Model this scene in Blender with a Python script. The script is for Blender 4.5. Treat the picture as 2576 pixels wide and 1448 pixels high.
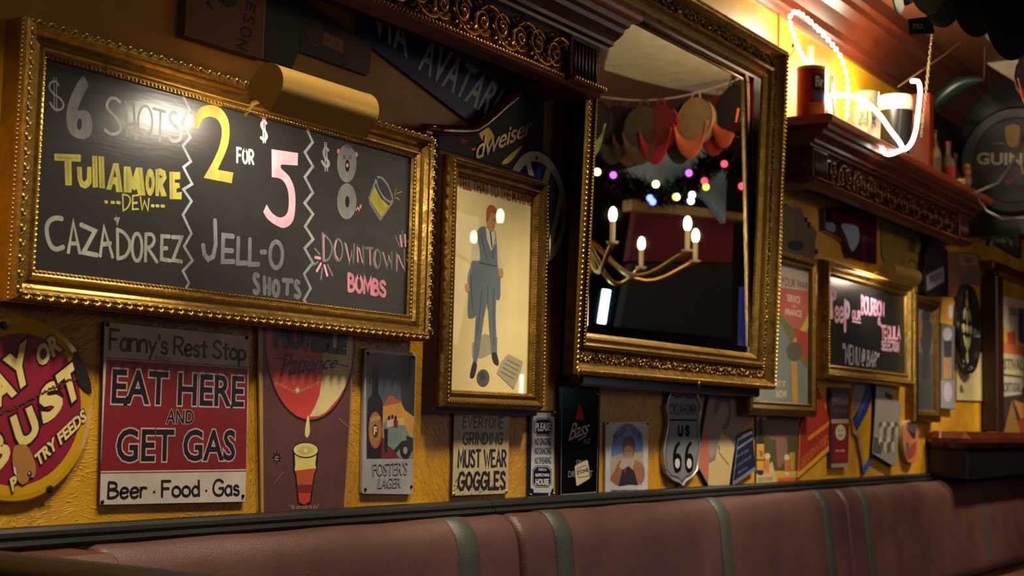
import bpy, math, random
from mathutils import Vector as V, Matrix
random.seed(7)
for o in list(bpy.data.objects): bpy.data.objects.remove(o)
SC = bpy.context.scene; COL = SC.collection

# ------------------------------------------------------------------ camera, world, lights, exposure
FPX = 3578.0; TH = math.radians(33.42); PT = math.radians(5.22); RO = math.radians(1.43)
CAM = V((0, -2.5, 1.25))
_fh = V((math.cos(TH), math.sin(TH), 0)); _r0 = V((math.sin(TH), -math.cos(TH), 0)); _z = V((0, 0, 1))
FW = _fh*math.cos(PT) + _z*math.sin(PT); _u0 = -_fh*math.sin(PT) + _z*math.cos(PT)
RT = _r0*math.cos(RO) + _u0*math.sin(RO); UP = _u0*math.cos(RO) - _r0*math.sin(RO)
cd = bpy.data.cameras.new('camera'); cam = bpy.data.objects.new('camera', cd); COL.objects.link(cam)
m = Matrix((RT, UP, -FW)).transposed().to_4x4(); m.translation = CAM; cam.matrix_world = m
cd.sensor_width = 36; cd.lens = FPX/2576*36; cd.clip_start = 0.05
cd.dof.use_dof = True; cd.dof.focus_distance = 3.7; cd.dof.aperture_fstop = 4.5
SC.camera = cam
w = bpy.data.worlds.new('room_air'); SC.world = w; w.use_nodes = True
w.node_tree.nodes['Background'].inputs[0].default_value = (1.0, .72, .45, 1); w.node_tree.nodes['Background'].inputs[1].default_value = .010
SC.view_settings.view_transform = 'Standard'; SC.view_settings.look = 'None'
SC.view_settings.exposure = 0.12; SC.view_settings.gamma = 1.0; SC.view_settings.use_curve_mapping = False

def lamp(name, kind, loc, target, power, color, **kw):
    d = bpy.data.lights.new(name, kind); d.energy = power; d.color = color
    for k, v in kw.items(): setattr(d, k, v)
    o = bpy.data.objects.new(name, d); COL.objects.link(o); o.location = loc
    o.rotation_euler = (V(target)-V(loc)).to_track_quat('-Z', 'Y').to_euler()
    return o
WARM = (1.0, .84, .60)
for i, (x, oy) in enumerate(((1.5, .96), (2.4, .96), (3.3, .98), (4.2, 1.15), (5.1, 1.25), (6.0, 1.25), (6.9, 1.2), (7.8, 1.2), (8.7, 1.2), (9.6, 1.2))):      # ceiling spots aimed down at the bench and wall foot
    lamp('ceiling_spot', 'SPOT', (x, -oy, 3.25), (x, -.38, 1.0), 155 if x < 4 else 225, WARM, shadow_soft_size=.11, spot_size=math.radians(54), spot_blend=.6)
lamp('room_fill', 'AREA', (3.2, -4.2, 2.6), (3.6, 0, 1.9), 4.5, (1.0, .74, .46), shape='RECTANGLE', size=3.5, size_y=1.2)
lamp('room_fill', 'AREA', (7.5, -3.8, 2.3), (7.8, 0, 1.6), 14, (1.0, .78, .58), shape='RECTANGLE', size=3.0, size_y=1.0)
lamp('left_fill', 'AREA', (-.85, -.75, 2.3), (3, 0, 1.9), 6, (1, .78, .5), shape='RECTANGLE', size=.4, size_y=.5)  # unseen warm fill added at far left to light left-facing surfaces
lamp('cool_fill', 'AREA', (8.6, -4.7, .9), (5.6, 0, .6), 5, (.45, .50, 1.0), shape='RECTANGLE', size=2.6, size_y=.8)  # unseen cool fill added to tint the bench fronts bluish

# ------------------------------------------------------------------ helpers
def lin(c):
    c = c/255.0
    return c/12.92 if c <= .04045 else ((c+.055)/1.055)**2.4
def C(r, g, b): return (lin(r), lin(g), lin(b), 1)
def ray(x, y): return FW*FPX + RT*(x-1288) - UP*(y-724)
def P(x, y, d=0.0):
    r = ray(x, y); return CAM + r*((-d-CAM.y)/r.y)
def PXp(x, y, X):
    r = ray(x, y); return CAM + r*((X-CAM.x)/r.x)
def PZp(x, y, Z):
    r = ray(x, y); return CAM + r*((Z-CAM.z)/r.z)
MIRD = .10                                             # depth of the mirror glass in front of the wall
def MR(x, y, dep):                                     # place that a mirror ray reaches at this depth
    r = ray(x, y); p = CAM + r*(dep/FPX)
    return V((p.x, -2*MIRD - p.y, p.z))
def MRD(x, y, dep, dm): 
    r = ray(x, y); p = CAM + r*(dep/FPX)
    return V((p.x, -2*dm - p.y, p.z))

ORG = {}
def T(name, label, cat, loc, group=None):
    o = bpy.data.objects.new(name, None); COL.objects.link(o); o.location = loc; o.empty_display_size = .05
    o['label'] = label; o['category'] = cat
    if group: o['group'] = group
    ORG[o.name] = V(loc); return o
class MB:
    def __init__(s): s.v = []; s.f = []; s.c = []; s.s = []
    def add(s, vs, fs, col, smooth=False):
        n = len(s.v); s.v += [tuple(p) for p in vs]
        for f in fs: s.f.append([i+n for i in f]); s.c.append(col); s.s.append(smooth)
    def box(s, c, size, col=(1, 1, 1, 1), bev=0.0, ax=None):
        hx, hy, hz = [q/2 for q in size]; c = V(c)
        A = ax or (V((1, 0, 0)), V((0, 1, 0)), V((0, 0, 1)))
        w = lambda x, y, z: c + A[0]*x + A[1]*y + A[2]*z
        S = [(a, b, d) for a in (-1, 1) for b in (-1, 1) for d in (-1, 1)]
        if bev <= 0:
            s.add([w(a*hx, b*hy, d*hz) for a, b, d in S], [(0, 1, 3, 2), (4, 6, 7, 5), (0, 4, 5, 1), (2, 3, 7, 6), (0, 2, 6, 4), (1, 5, 7, 3)], col); return
        b_ = min(bev, hx*.9, hy*.9, hz*.9); vs = []
        for a, b, d in S:
            vs += [w(a*hx, b*(hy-b_), d*(hz-b_)), w(a*(hx-b_), b*hy, d*(hz-b_)), w(a*(hx-b_), b*(hy-b_), d*hz)]
        I = {t: i*3 for i, t in enumerate(S)}; fs = []
        for a in (-1, 1): fs.append([I[(a, -1, -1)], I[(a, 1, -1)], I[(a, 1, 1)], I[(a, -1, 1)]])
        for a in (-1, 1): fs.append([I[(-1, a, -1)]+1, I[(1, a, -1)]+1, I[(1, a, 1)]+1, I[(-1, a, 1)]+1])
        for a in (-1, 1): fs.append([I[(-1, -1, a)]+2, I[(1, -1, a)]+2, I[(1, 1, a)]+2, I[(-1, 1, a)]+2])
        for a in (-1, 1):
            for b in (-1, 1):
                fs.append([I[(a, b, -1)], I[(a, b, 1)], I[(a, b, 1)]+1, I[(a, b, -1)]+1])
                fs.append([I[(a, -1, b)], I[(a, 1, b)], I[(a, 1, b)]+2, I[(a, -1, b)]+2])
                fs.append([I[(-1, a, b)]+1, I[(1, a, b)]+1, I[(1, a, b)]+2, I[(-1, a, b)]+2])
        for t in S: fs.append([I[t], I[t]+1, I[t]+2])
        s.add(vs, fs, col)
    def tube(s, pts, r, col=(1, 1, 1, 1), n=8, closed=False, smooth=True):
        pts = [V(p) for p in pts]; N = len(pts); rs = r if isinstance(r, (list, tuple)) else [r]*N
        vs = []; up = None
        for i, p in enumerate(pts):
            a = pts[i-1] if (i or closed) else p; b = pts[(i+1) % N] if (i < N-1 or closed) else p
            t = (b-a)
            if t.length < 1e-9: t = V((0, 0, 1))
            t.normalize()
            if up is None: up = t.orthogonal().normalized()
            up = (up - t*up.dot(t)); up = up.normalized() if up.length > 1e-6 else t.orthogonal().normalized()
            q = t.cross(up)
            for k in range(n):
                an = 2*math.pi*k/n; vs.append(p + (up*math.cos(an)+q*math.sin(an))*rs[i])
        fs = []
        for i in range(N if closed else N-1):
            j = (i+1) % N
            for k in range(n): fs.append((i*n+k, i*n+(k+1) % n, j*n+(k+1) % n, j*n+k))
        if not closed: fs += [list(range(n))[::-1], [(N-1)*n+k for k in range(n)]]
        s.add(vs, fs, col, smooth)
    def lathe(s, base, prof, n=24, axis=(0, 0, 1), cols=None, col=(1, 1, 1, 1)):
        base = V(base); ax = V(axis).normalized(); u = ax.orthogonal().normalized(); q = ax.cross(u)
        vs = [base + ax*h + (u*math.cos(2*math.pi*k/n)+q*math.sin(2*math.pi*k/n))*max(r, 1e-5) for r, h in prof for k in range(n)]
        for i in range(len(prof)-1):
            n0 = len(s.v)
            ring = vs[i*n:(i+2)*n]
            s.add(ring, [(k, (k+1) % n, n+(k+1) % n, n+k) for k in range(n)], cols[i] if cols else col, True)
    def ell(s, c, a, b, d, col=(1, 1, 1, 1), nu=8, nv=5):
        c = V(c); a = V(a); b = V(b); d = V(d); vs = []
        for j in range(nv+1):
            ph = math.pi*j/nv
            for k in range(nu):
                t = 2*math.pi*k/nu; vs.append(c + (a*math.cos(t)+b*math.sin(t))*max(math.sin(ph), .001) + d*math.cos(ph))
        s.add(vs, [(j*nu+k, j*nu+(k+1) % nu, (j+1)*nu+(k+1) % nu, (j+1)*nu+k) for j in range(nv) for k in range(nu)], col, True)
    def prism(s, front, off, col, sidecol=None, bev=0):
        off = V(off); n = len(front); front = [V(p) for p in front]; back = [p+off for p in front]
        s.add(front, [list(range(n))], col); s.add(back, [list(range(n))[::-1]], sidecol or col)
        s.add(front+back, [(i, (i+1) % n, n+(i+1) % n, n+i) for i in range(n)], sidecol or col)
    def build(s, name, mat, parent=None, origin=None, label=None, cat=None, group=None, kind=None):
        og = V(origin) if origin is not None else (ORG[parent.name] if parent is not None else V((0, 0, 0)))
        me = bpy.data.meshes.new(name); me.from_pydata([(x-og.x, y-og.y, z-og.z) for x, y, z in s.v], [], s.f)
        ca = me.color_attributes.new('Col', 'FLOAT_COLOR', 'CORNER'); buf = []
        for f, c in zip(s.f, s.c): buf += list(c)*len(f)
        ca.data.foreach_set('color', buf)
        me.polygons.foreach_set('use_smooth', s.s); me.materials.append(mat); me.update()
        o = bpy.data.objects.new(name, me); COL.objects.link(o)
        if parent is not None: o.parent = parent
        else: o.location = og
        ORG[o.name] = og
        if label: o['label'] = label
        if cat: o['category'] = cat
        if group: o['group'] = group
        if kind: o['kind'] = kind
        return o
def link_copy(o, parent=None):
    c = o.copy(); COL.objects.link(c)
    if parent is not None: c.parent = parent
    return c

# ------------------------------------------------------------------ materials
def mat(name, rough=.5, metal=0.0, base=None, wear=.12, wscale=6, bump=0, bscale=60, coat=0.0, spec=.5, stretch=(1, 1, 1), emit=None, rvar=0.0, wdark=None, sheen=0):
    M = bpy.data.materials.new(name); M.use_nodes = True; nt = M.node_tree; N = nt.nodes; L = nt.links
    b = N['Principled BSDF']; b.inputs['Roughness'].default_value = rough; b.inputs['Metallic'].default_value = metal
    b.inputs['Coat Weight'].default_value = coat; b.inputs['Coat Roughness'].default_value = .08; b.inputs['Specular IOR Level'].default_value = spec
    if emit:
        b.inputs['Base Color'].default_value = tuple(q*.04 for q in emit[0][:3])+(1,); b.inputs['Emission Color'].default_value = emit[0]; b.inputs['Emission Strength'].default_value = emit[1]; return M
    if base is None:
        a = N.new('ShaderNodeAttribute'); a.attribute_name = 'Col'; src = a.outputs['Color']
    else:
        a = N.new('ShaderNodeRGB'); a.outputs[0].default_value = base; src = a.outputs[0]
    tc = N.new('ShaderNodeTexCoord'); mp = N.new('ShaderNodeMapping'); mp.inputs['Scale'].default_value = stretch
    L.new(tc.outputs['Object'], mp.inputs[0])
    if wear > 0:
        n = N.new('ShaderNodeTexNoise'); n.inputs['Scale'].default_value = wscale; n.inputs['Detail'].default_value = 7; n.inputs['Roughness'].default_value = .65
        L.new(mp.outputs[0], n.inputs['Vector'])
        r = N.new('ShaderNodeMapRange'); r.inputs[1].default_value = .3; r.inputs[2].default_value = .7; r.inputs[3].default_value = 1-wear*2; r.inputs[4].default_value = 1.0+wear*.3
        L.new(n.outputs['Fac'], r.inputs[0])
        mx = N.new('ShaderNodeMix'); mx.data_type = 'RGBA'; mx.blend_type = 'MULTIPLY'; mx.inputs[0].default_value = 1
        L.new(src, mx.inputs[6]); L.new(r.outputs[0], mx.inputs[7]); src = mx.outputs[2]
        if rvar:
            r2 = N.new('ShaderNodeMapRange'); r2.inputs[1].default_value = .3; r2.inputs[2].default_value = .7; r2.inputs[3].default_value = rough+rvar; r2.inputs[4].default_value = rough-rvar*.5
            L.new(n.outputs['Fac'], r2.inputs[0]); L.new(r2.outputs[0], b.inputs['Roughness'])
    L.new(src, b.inputs['Base Color'])
    if bump:
        n2 = N.new('ShaderNodeTexNoise'); n2.inputs['Scale'].default_value = bscale; n2.inputs['Detail'].default_value = 4
        L.new(mp.outputs[0], n2.inputs['Vector'])
        bp = N.new('ShaderNodeBump'); bp.inputs['Strength'].default_value = bump; bp.inputs['Distance'].default_value = .01
        L.new(n2.outputs['Fac'], bp.inputs['Height']); L.new(bp.outputs[0], b.inputs['Normal'])
    return M
PRINT = mat('printed_tin', .42, wear=.16, wscale=9, rvar=.12, bump=.05, bscale=25)
MATBLACK = mat('matte_black_tin', .5, wear=.1, spec=.2)
PAPER = mat('printed_paper', .8, wear=.10, wscale=5, bump=.08, bscale=12)
GLOSS = mat('glossy_enamel', .12, wear=.10, wscale=8, coat=.6)
FABRIC = mat('fabric', .92, wear=.15, wscale=20, bump=.2, bscale=250)
PLAST = mat('plastic', .3, wear=.06)
METAL = mat('metal', .3, 1.0, wear=.15, wscale=15, rvar=.1)
STEEL = mat('silver_enamel', .22, .6, wear=.08, wscale=6, bump=.04, bscale=12)
GOLD = mat('gilt_wood', .30, 1.0, wear=.24, wscale=26, bump=.10, bscale=90, rvar=.16)
GOLD2 = mat('dark_gilt', .36, 1.0, base=C(160, 124, 62), wear=.30, wscale=30, bump=.12, bscale=90, rvar=.14)
BRASS = mat('satin_brass', .38, .6, base=C(214, 172, 88), wear=.06, wscale=4, rvar=.05)
WOOD = mat('mahogany', .34, base=C(92, 38, 17), wear=.28, wscale=7, stretch=(1, 8, 8), bump=.05, bscale=30, coat=.08)
WOODL = mat('worn_mahogany_edge', .38, base=C(176, 84, 48), wear=.16, wscale=12, stretch=(1, 6, 6))
DWOOD = mat('dark_wood', .32, base=C(44, 22, 14), wear=.2, wscale=10, stretch=(1, 6, 6))
BLACKP = mat('black_lacquer', .3, base=C(14, 13, 12), wear=.1)
CHALK = mat('chalk_marker', .75, wear=.22, wscale=34, stretch=(1, 1, .35))
BOARD = mat('black_board', .30, base=C(38, 37, 35), wear=.10, wscale=5, bump=.035, bscale=20, stretch=(1, 1, 6), rvar=.04, spec=.5)
DARK = mat('dark_room', .8, base=C(22, 15, 12), wear=.1)

def plaster():
    M = bpy.data.materials.new('mustard_plaster'); M.use_nodes = True; N = M.node_tree.nodes; L = M.node_tree.links; b = N['Principled BSDF']
    tc = N.new('ShaderNodeTexCoord')
    n = N.new('ShaderNodeTexNoise'); n.inputs['Scale'].default_value = 2.2; n.inputs['Detail'].default_value = 8; n.inputs['Roughness'].default_value = .6; L.new(tc.outputs['Object'], n.inputs['Vector'])
    r = N.new('ShaderNodeValToRGB'); r.color_ramp.elements[0].position = .32; r.color_ramp.elements[0].color = C(150, 96, 14)
    r.color_ramp.elements[1].position = .66; r.color_ramp.elements[1].color = C(208, 156, 26); L.new(n.outputs['Fac'], r.inputs[0])
    L.new(r.outputs[0], b.inputs['Base Color'])
    b.inputs['Roughness'].default_value = .42
    # trowel strokes: each patch is dragged in its own direction
    sep = N.new('ShaderNodeSeparateXYZ'); L.new(tc.outputs['Object'], sep.inputs[0])
    def math_(op, a, bb):
        q = N.new('ShaderNodeMath'); q.operation = op
        for i, t in enumerate((a, bb)):
            if isinstance(t, (int, float)): q.inputs[i].default_value = t
            elif t is not None: L.new(t, q.inputs[i])
        return q.outputs[0]
    wn = N.new('ShaderNodeTexNoise'); wn.inputs['Scale'].default_value = 9; wn.inputs['Detail'].default_value = 3; L.new(tc.outputs['Object'], wn.inputs['Vector'])
    wv = N.new('ShaderNodeVectorMath'); wv.operation = 'MULTIPLY_ADD'; wv.inputs[1].default_value = (.22, .22, .22); L.new(wn.outputs['Color'], wv.inputs[0]); L.new(tc.outputs['Object'], wv.inputs[2])
    vo = N.new('ShaderNodeTexVoronoi'); vo.inputs['Scale'].default_value = 5.5; L.new(wv.outputs[0], vo.inputs['Vector'])
    sc = N.new('ShaderNodeSeparateColor'); L.new(vo.outputs['Color'], sc.inputs[0])
    ang = math_('MULTIPLY', sc.outputs[0], 6.283)
    c_ = math_('COSINE', ang, None); s_ = math_('SINE', ang, None)
    u = math_('ADD', math_('MULTIPLY', sep.outputs[0], c_), math_('MULTIPLY', sep.outputs[2], s_))
    v = math_('SUBTRACT', math_('MULTIPLY', sep.outputs[2], c_), math_('MULTIPLY', sep.outputs[0], s_))
    cb = N.new('ShaderNodeCombineXYZ'); L.new(math_('MULTIPLY', u, 20.0), cb.inputs[0]); L.new(math_('MULTIPLY', v, 130.0), cb.inputs[1]); L.new(math_('MULTIPLY', sc.outputs[1], 30.0), cb.inputs[2])
    n3 = N.new('ShaderNodeTexNoise'); n3.inputs['Scale'].default_value = 1.0; n3.inputs['Detail'].default_value = 3; n3.inputs['Roughness'].default_value = .5; n3.inputs['Distortion'].default_value = 1.6
    L.new(cb.outputs[0], n3.inputs['Vector'])
    rr = N.new('ShaderNodeMapRange'); rr.interpolation_type = 'SMOOTHSTEP'; rr.inputs[1].default_value = .52; rr.inputs[2].default_value = .70; L.new(n3.outputs['Fac'], rr.inputs[0])
    n4 = N.new('ShaderNodeTexNoise'); n4.inputs['Scale'].default_value = 14; n4.inputs['Detail'].default_value = 6; L.new(tc.outputs['Object'], n4.inputs['Vector'])
    zf = N.new('ShaderNodeMapRange'); zf.interpolation_type = 'SMOOTHSTEP'; zf.inputs[1].default_value = 1.30; zf.inputs[2].default_value = 1.75; zf.inputs[3].default_value = 1.0; zf.inputs[4].default_value = .12; L.new(sep.outputs[2], zf.inputs[0])
    h = math_('ADD', math_('MULTIPLY', rr.outputs[0], zf.outputs[0]), math_('MULTIPLY', n4.outputs['Fac'], .7))
    bp = N.new('ShaderNodeBump'); bp.inputs['Strength'].default_value = .6; bp.inputs['Distance'].default_value = .0032; L.new(h, bp.inputs['Height']); L.new(bp.outputs[0], b.inputs['Normal'])
    return M
PLASTER = plaster()
def leather(name, base, rough=.36, grain=.38):
    M = bpy.data.materials.new(name); M.use_nodes = True; N = M.node_tree.nodes; L = M.node_tree.links; b = N['Principled BSDF']
    tc = N.new('ShaderNodeTexCoord'); v = N.new('ShaderNodeTexVoronoi'); v.inputs['Scale'].default_value = 400; L.new(tc.outputs['Object'], v.inputs['Vector'])
    n = N.new('ShaderNodeTexNoise'); n.inputs['Scale'].default_value = 5; n.inputs['Detail'].default_value = 5; L.new(tc.outputs['Object'], n.inputs['Vector'])
    mr = N.new('ShaderNodeMapRange'); mr.inputs[1].default_value = .3; mr.inputs[2].default_value = .7; mr.inputs[3].default_value = .72; mr.inputs[4].default_value = 1.12; L.new(n.outputs['Fac'], mr.inputs[0])
    mx = N.new('ShaderNodeMix'); mx.data_type = 'RGBA'; mx.blend_type = 'MULTIPLY'; mx.inputs[0].default_value = 1; mx.inputs[6].default_value = base; L.new(mr.outputs[0], mx.inputs[7]); L.new(mx.outputs[2], b.inputs['Base Color'])
    b.inputs['Roughness'].default_value = rough
    bp = N.new('ShaderNodeBump'); bp.inputs['Strength'].default_value = grain; bp.inputs['Distance'].default_value = .002; L.new(v.outputs['Distance'], bp.inputs['Height']); L.new(bp.outputs[0], b.inputs['Normal'])
    return M
LEATHER = leather('burgundy_leather', C(78, 48, 43), .38); LBLACK = leather('black_vinyl', C(20, 19, 18), .40, .2); LGREEN = leather('grey_green_leather', C(54, 57, 49), .40)
LBROWN = leather('brown_leather', C(74, 36, 22), .5)
MIRROR = bpy.data.materials.new('mirror_silver'); MIRROR.use_nodes = True
_b = MIRROR.node_tree.nodes['Principled BSDF']; _b.inputs['Base Color'].default_value = (.88, .88, .86, 1); _b.inputs['Metallic'].default_value = 1; _b.inputs['Roughness'].default_value = .012
def pane():
    M = bpy.data.materials.new('picture_glass'); M.use_nodes = True; nt = M.node_tree; N = nt.nodes; L = nt.links; N.remove(N['Principled BSDF'])
    t = N.new('ShaderNodeBsdfTransparent'); g = N.new('ShaderNodeBsdfGlossy'); g.inputs['Roughness'].default_value = .01
    ge = N.new('ShaderNodeNewGeometry'); dp = N.new('ShaderNodeVectorMath'); dp.operation = 'DOT_PRODUCT'; L.new(ge.outputs['Incoming'], dp.inputs[0]); L.new(ge.outputs['Normal'], dp.inputs[1])
    ab = N.new('ShaderNodeMath'); ab.operation = 'ABSOLUTE'; L.new(dp.outputs['Value'], ab.inputs[0])
    om = N.new('ShaderNodeMath'); om.operation = 'SUBTRACT'; om.inputs[0].default_value = 1; L.new(ab.outputs[0], om.inputs[1])
    pw = N.new('ShaderNodeMath'); pw.operation = 'POWER'; pw.inputs[1].default_value = 5; L.new(om.outputs[0], pw.inputs[0])
    f = N.new('ShaderNodeMath'); f.operation = 'MULTIPLY_ADD'; f.inputs[1].default_value = .92; f.inputs[2].default_value = .06; L.new(pw.outputs[0], f.inputs[0]); mx = N.new('ShaderNodeMixShader')
    L.new(f.outputs[0], mx.inputs[0]); L.new(t.outputs[0], mx.inputs[1]); L.new(g.outputs[0], mx.inputs[2]); L.new(mx.outputs[0], N['Material Output'].inputs[0])
    return M
PANE = pane()
EM = {}
def emis(name, col, st):
    if name not in EM: EM[name] = mat(name, emit=(col, st))
    return EM[name]
CLEAR = bpy.data.materials.new('clear_glass'); CLEAR.use_nodes = True; _b = CLEAR.node_tree.nodes['Principled BSDF']
_b.inputs['Transmission Weight'].default_value = .9; _b.inputs['Roughness'].default_value = .03; _b.inputs['Base Color'].default_value = (.9, .9, .8, 1)

# ------------------------------------------------------------------ lettering
GL = {
'A': (.75, '0,0 .5,1 1,0|.2,.36 .8,.36'), 'B': (.62, '0,0 0,1|~0,1 .7,.93 .75,.62 .05,.53|~.05,.53 .85,.45 .98,.2 .6,.02 0,0'),
'C': (.7, '~1,.85 .7,1 .3,.93 .02,.6 .05,.25 .35,0 .75,.03 1,.18'), 'D': (.7, '0,0 0,1|~0,1 .6,.9 1,.5 .6,.1 0,0'),
'E': (.58, '1,1 0,1 0,0 1,0|0,.52 .8,.52'), 'F': (.58, '1,1 0,1 0,0|0,.52 .8,.52'),
'G': (.74, '~1,.85 .7,1 .3,.95 .02,.6 .05,.2 .4,0 .8,.04 1,.25|1,.25 1,.46 .6,.46'), 'H': (.65, '0,0 0,1|1,0 1,1|0,.5 1,.5'),
'I': (.08, '.5,0 .5,1'), 'J': (.5, '~1,1 1,.3 .75,.03 .25,0 0,.28'), 'K': (.65, '0,0 0,1|1,1 0,.45|.25,.6 1,0'), 'L': (.52, '0,1 0,0 1,0'),
'M': (.85, '0,0 .08,1 .5,.3 .92,1 1,0'), 'N': (.7, '0,0 0,1 1,0 1,1'), 'O': (.72, '~.5,1 .1,.8 0,.5 .1,.2 .5,0 .9,.2 1,.5 .9,.8 .5,1'),
'P': (.6, '0,0 0,1|~0,1 .7,.97 1,.74 .7,.5 0,.46'), 'Q': (.74, '~.5,1 .1,.8 0,.5 .1,.2 .5,0 .9,.2 1,.5 .9,.8 .5,1|.6,.25 1,-.05'),
'R': (.64, '0,0 0,1|~0,1 .7,.97 1,.74 .7,.5 0,.46|.4,.47 1,0'), 'S': (.62, '~.95,.85 .6,1 .15,.93 .05,.7 .5,.52 .95,.32 .85,.06 .4,0 0,.15'),
'T': (.7, '0,1 1,1|.5,1 .5,0'), 'U': (.7, '~0,1 0,.3 .2,.04 .5,0 .8,.04 1,.3 1,1'), 'V': (.75, '0,1 .5,0 1,1'), 'W': (1.0, '0,1 .27,0 .5,.75 .73,0 1,1'),
'X': (.7, '0,0 1,1|0,1 1,0'), 'Y': (.7, '0,1 .5,.5 1,1|.5,.5 .5,0'), 'Z': (.65, '0,1 1,1 0,0 1,0'),
'a': (.5, '~.9,.5 .5,.62 .05,.4 .08,.12 .45,-.02 .9,.15|.95,.6 .95,0'), 'b': (.5, '0,1 0,0|~0,.45 .5,.62 .98,.35 .7,.02 0,.05'),
'd': (.5, '1,1 1,0|~1,.45 .5,.62 .02,.35 .3,.02 1,.1'), 'e': (.52, '~.05,.3 .95,.36 .75,.6 .25,.58 .02,.3 .2,.03 .6,-.02 .95,.1'),
'f': (.38, '~1,.95 .6,1 .4,.8 .4,0|0,.6 .9,.6'), 'i': (.08, '.5,.6 .5,0|.5,.82 .5,.85'), 'n': (.5, '0,.62 0,0|~0,.4 .4,.62 .9,.55 1,0'),
'o': (.55, '~.5,.62 .1,.5 0,.3 .1,.1 .5,0 .9,.1 1,.3 .9,.5 .5,.62'), 'p': (.52, '0,.6 0,-.35|~0,.5 .5,.62 1,.4 .8,.05 .05,.02'),
'r': (.38, '0,.62 0,0|~0,.38 .4,.6 1,.58'), 's': (.42, '~.9,.52 .5,.62 .1,.5 .2,.36 .8,.27 .9,.1 .5,-.01 .02,.07'), 't': (.42, '.5,.9 .5,.0 .8,.0|0,.62 1,.62'),
'u': (.5, '~0,.6 0,.2 .4,-.02 .9,.15|1,.6 1,0'), 'y': (.5, '0,.6 .5,.03|1,.6 .1,-.35'), 'w': (.7, '0,.6 .25,0 .5,.5 .75,0 1,.6'), 'c': (.45, '~1,.52 .5,.62 .05,.35 .3,.02 1,.08'),
'h': (.5, '0,1 0,0|~0,.4 .4,.62 .9,.55 1,0'), 'l': (.08, '.5,1 .5,0'), 'm': (.8, '0,.6 0,0|~0,.4 .25,.6 .5,.5 .5,0|~.5,.4 .75,.6 1,.5 1,0'),
"'": (.08, '.5,1 .5,.75'), '-': (.35, '0,.5 1,.5'), '.': (.08, '.5,.3 .5,.33'), '!': (.08, '.5,1 .5,.3|.5,.02 .5,0'), '"': (.2, '0,1 0,.78|1,1 1,.78'),
'6': (.55, '~.9,1 .3,.7 0,.3 .2,.02 .7,0 1,.28 .7,.52 .1,.4'), '@': (.7, '~.7,.35 .4,.3 .35,.6 .65,.65 .7,.35 .95,.4 .9,.8 .5,1 .1,.8 0,.4 .2,.05 .8,0'),
'&': (.7, '~1,0 .2,.7 .45,1 .65,.75 .05,.35 .3,0 .7,.05 1,.4'), '0': (.55, '~.5,1 .05,.8 0,.5 .05,.2 .5,0 .95,.2 1,.5 .95,.8 .5,1')}
def catmull(p, k=5, closed=False):
    if len(p) < 3: return p
    out = []; n = len(p)
    cl = closed or (p[0] == p[-1])
    if cl and p[0] == p[-1]: p = p[:-1]; n -= 1
    seg = n if cl else n-1
    for i in range(seg):
        g = (lambda j: p[j % n]) if cl else (lambda j: p[max(0, min(n-1, j))])
        a, b, c, d = g(i-1), g(i), g(i+1), g(i+2)
        for t in range(k):
            t /= k
            out.append(tuple(.5*((2*b[q])+(-a[q]+c[q])*t+(2*a[q]-5*b[q]+4*c[q]-d[q])*t*t+(-a[q]+3*b[q]-3*c[q]+d[q])*t**3) for q in (0, 1)))
    out.append(p[0] if cl else p[-1]); return out
def glyphs(word, gap=.2, space=.4):
    """strokes of a word in a 0..1 box"""
    x = 0; out = []
    for ch in word:
        if ch == ' ': x += space; continue
        wd, st = GL[ch]
        for s in st.split('|'):
            sm = s.startswith('~'); pts = [tuple(float(q) for q in t.split(',')) for t in s.lstrip('~').split()]
            out.append((sm, [(x+a*wd, b) for a, b in pts]))
        x += wd+gap
    x -= gap
    return [(sm, [(a/x, b) for a, b in pts]) for sm, pts in out]
_tc = {}
def typemesh(word, bold=0.0, shear=0.0, space=1.0, res=3):
    key = (word, bold, shear, space)
    if key in _tc: return _tc[key]
    c = bpy.data.curves.new('lettering', 'FONT'); c.body = word; c.offset = bold; c.shear = shear; c.space_character = space; c.resolution_u = res; c.fill_mode = 'FRONT'
    o = bpy.data.objects.new('lettering', c); COL.objects.link(o); bpy.context.view_layer.update()
    me = bpy.data.meshes.new_from_object(o.evaluated_get(bpy.context.evaluated_depsgraph_get()))
    vs = [(v.co.x, v.co.y) for v in me.vertices]; fs = [list(p.vertices) for p in me.polygons]
    bpy.data.objects.remove(o); bpy.data.curves.remove(c); bpy.data.meshes.remove(me)
    _tc[key] = (vs, fs); return _tc[key]

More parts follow.
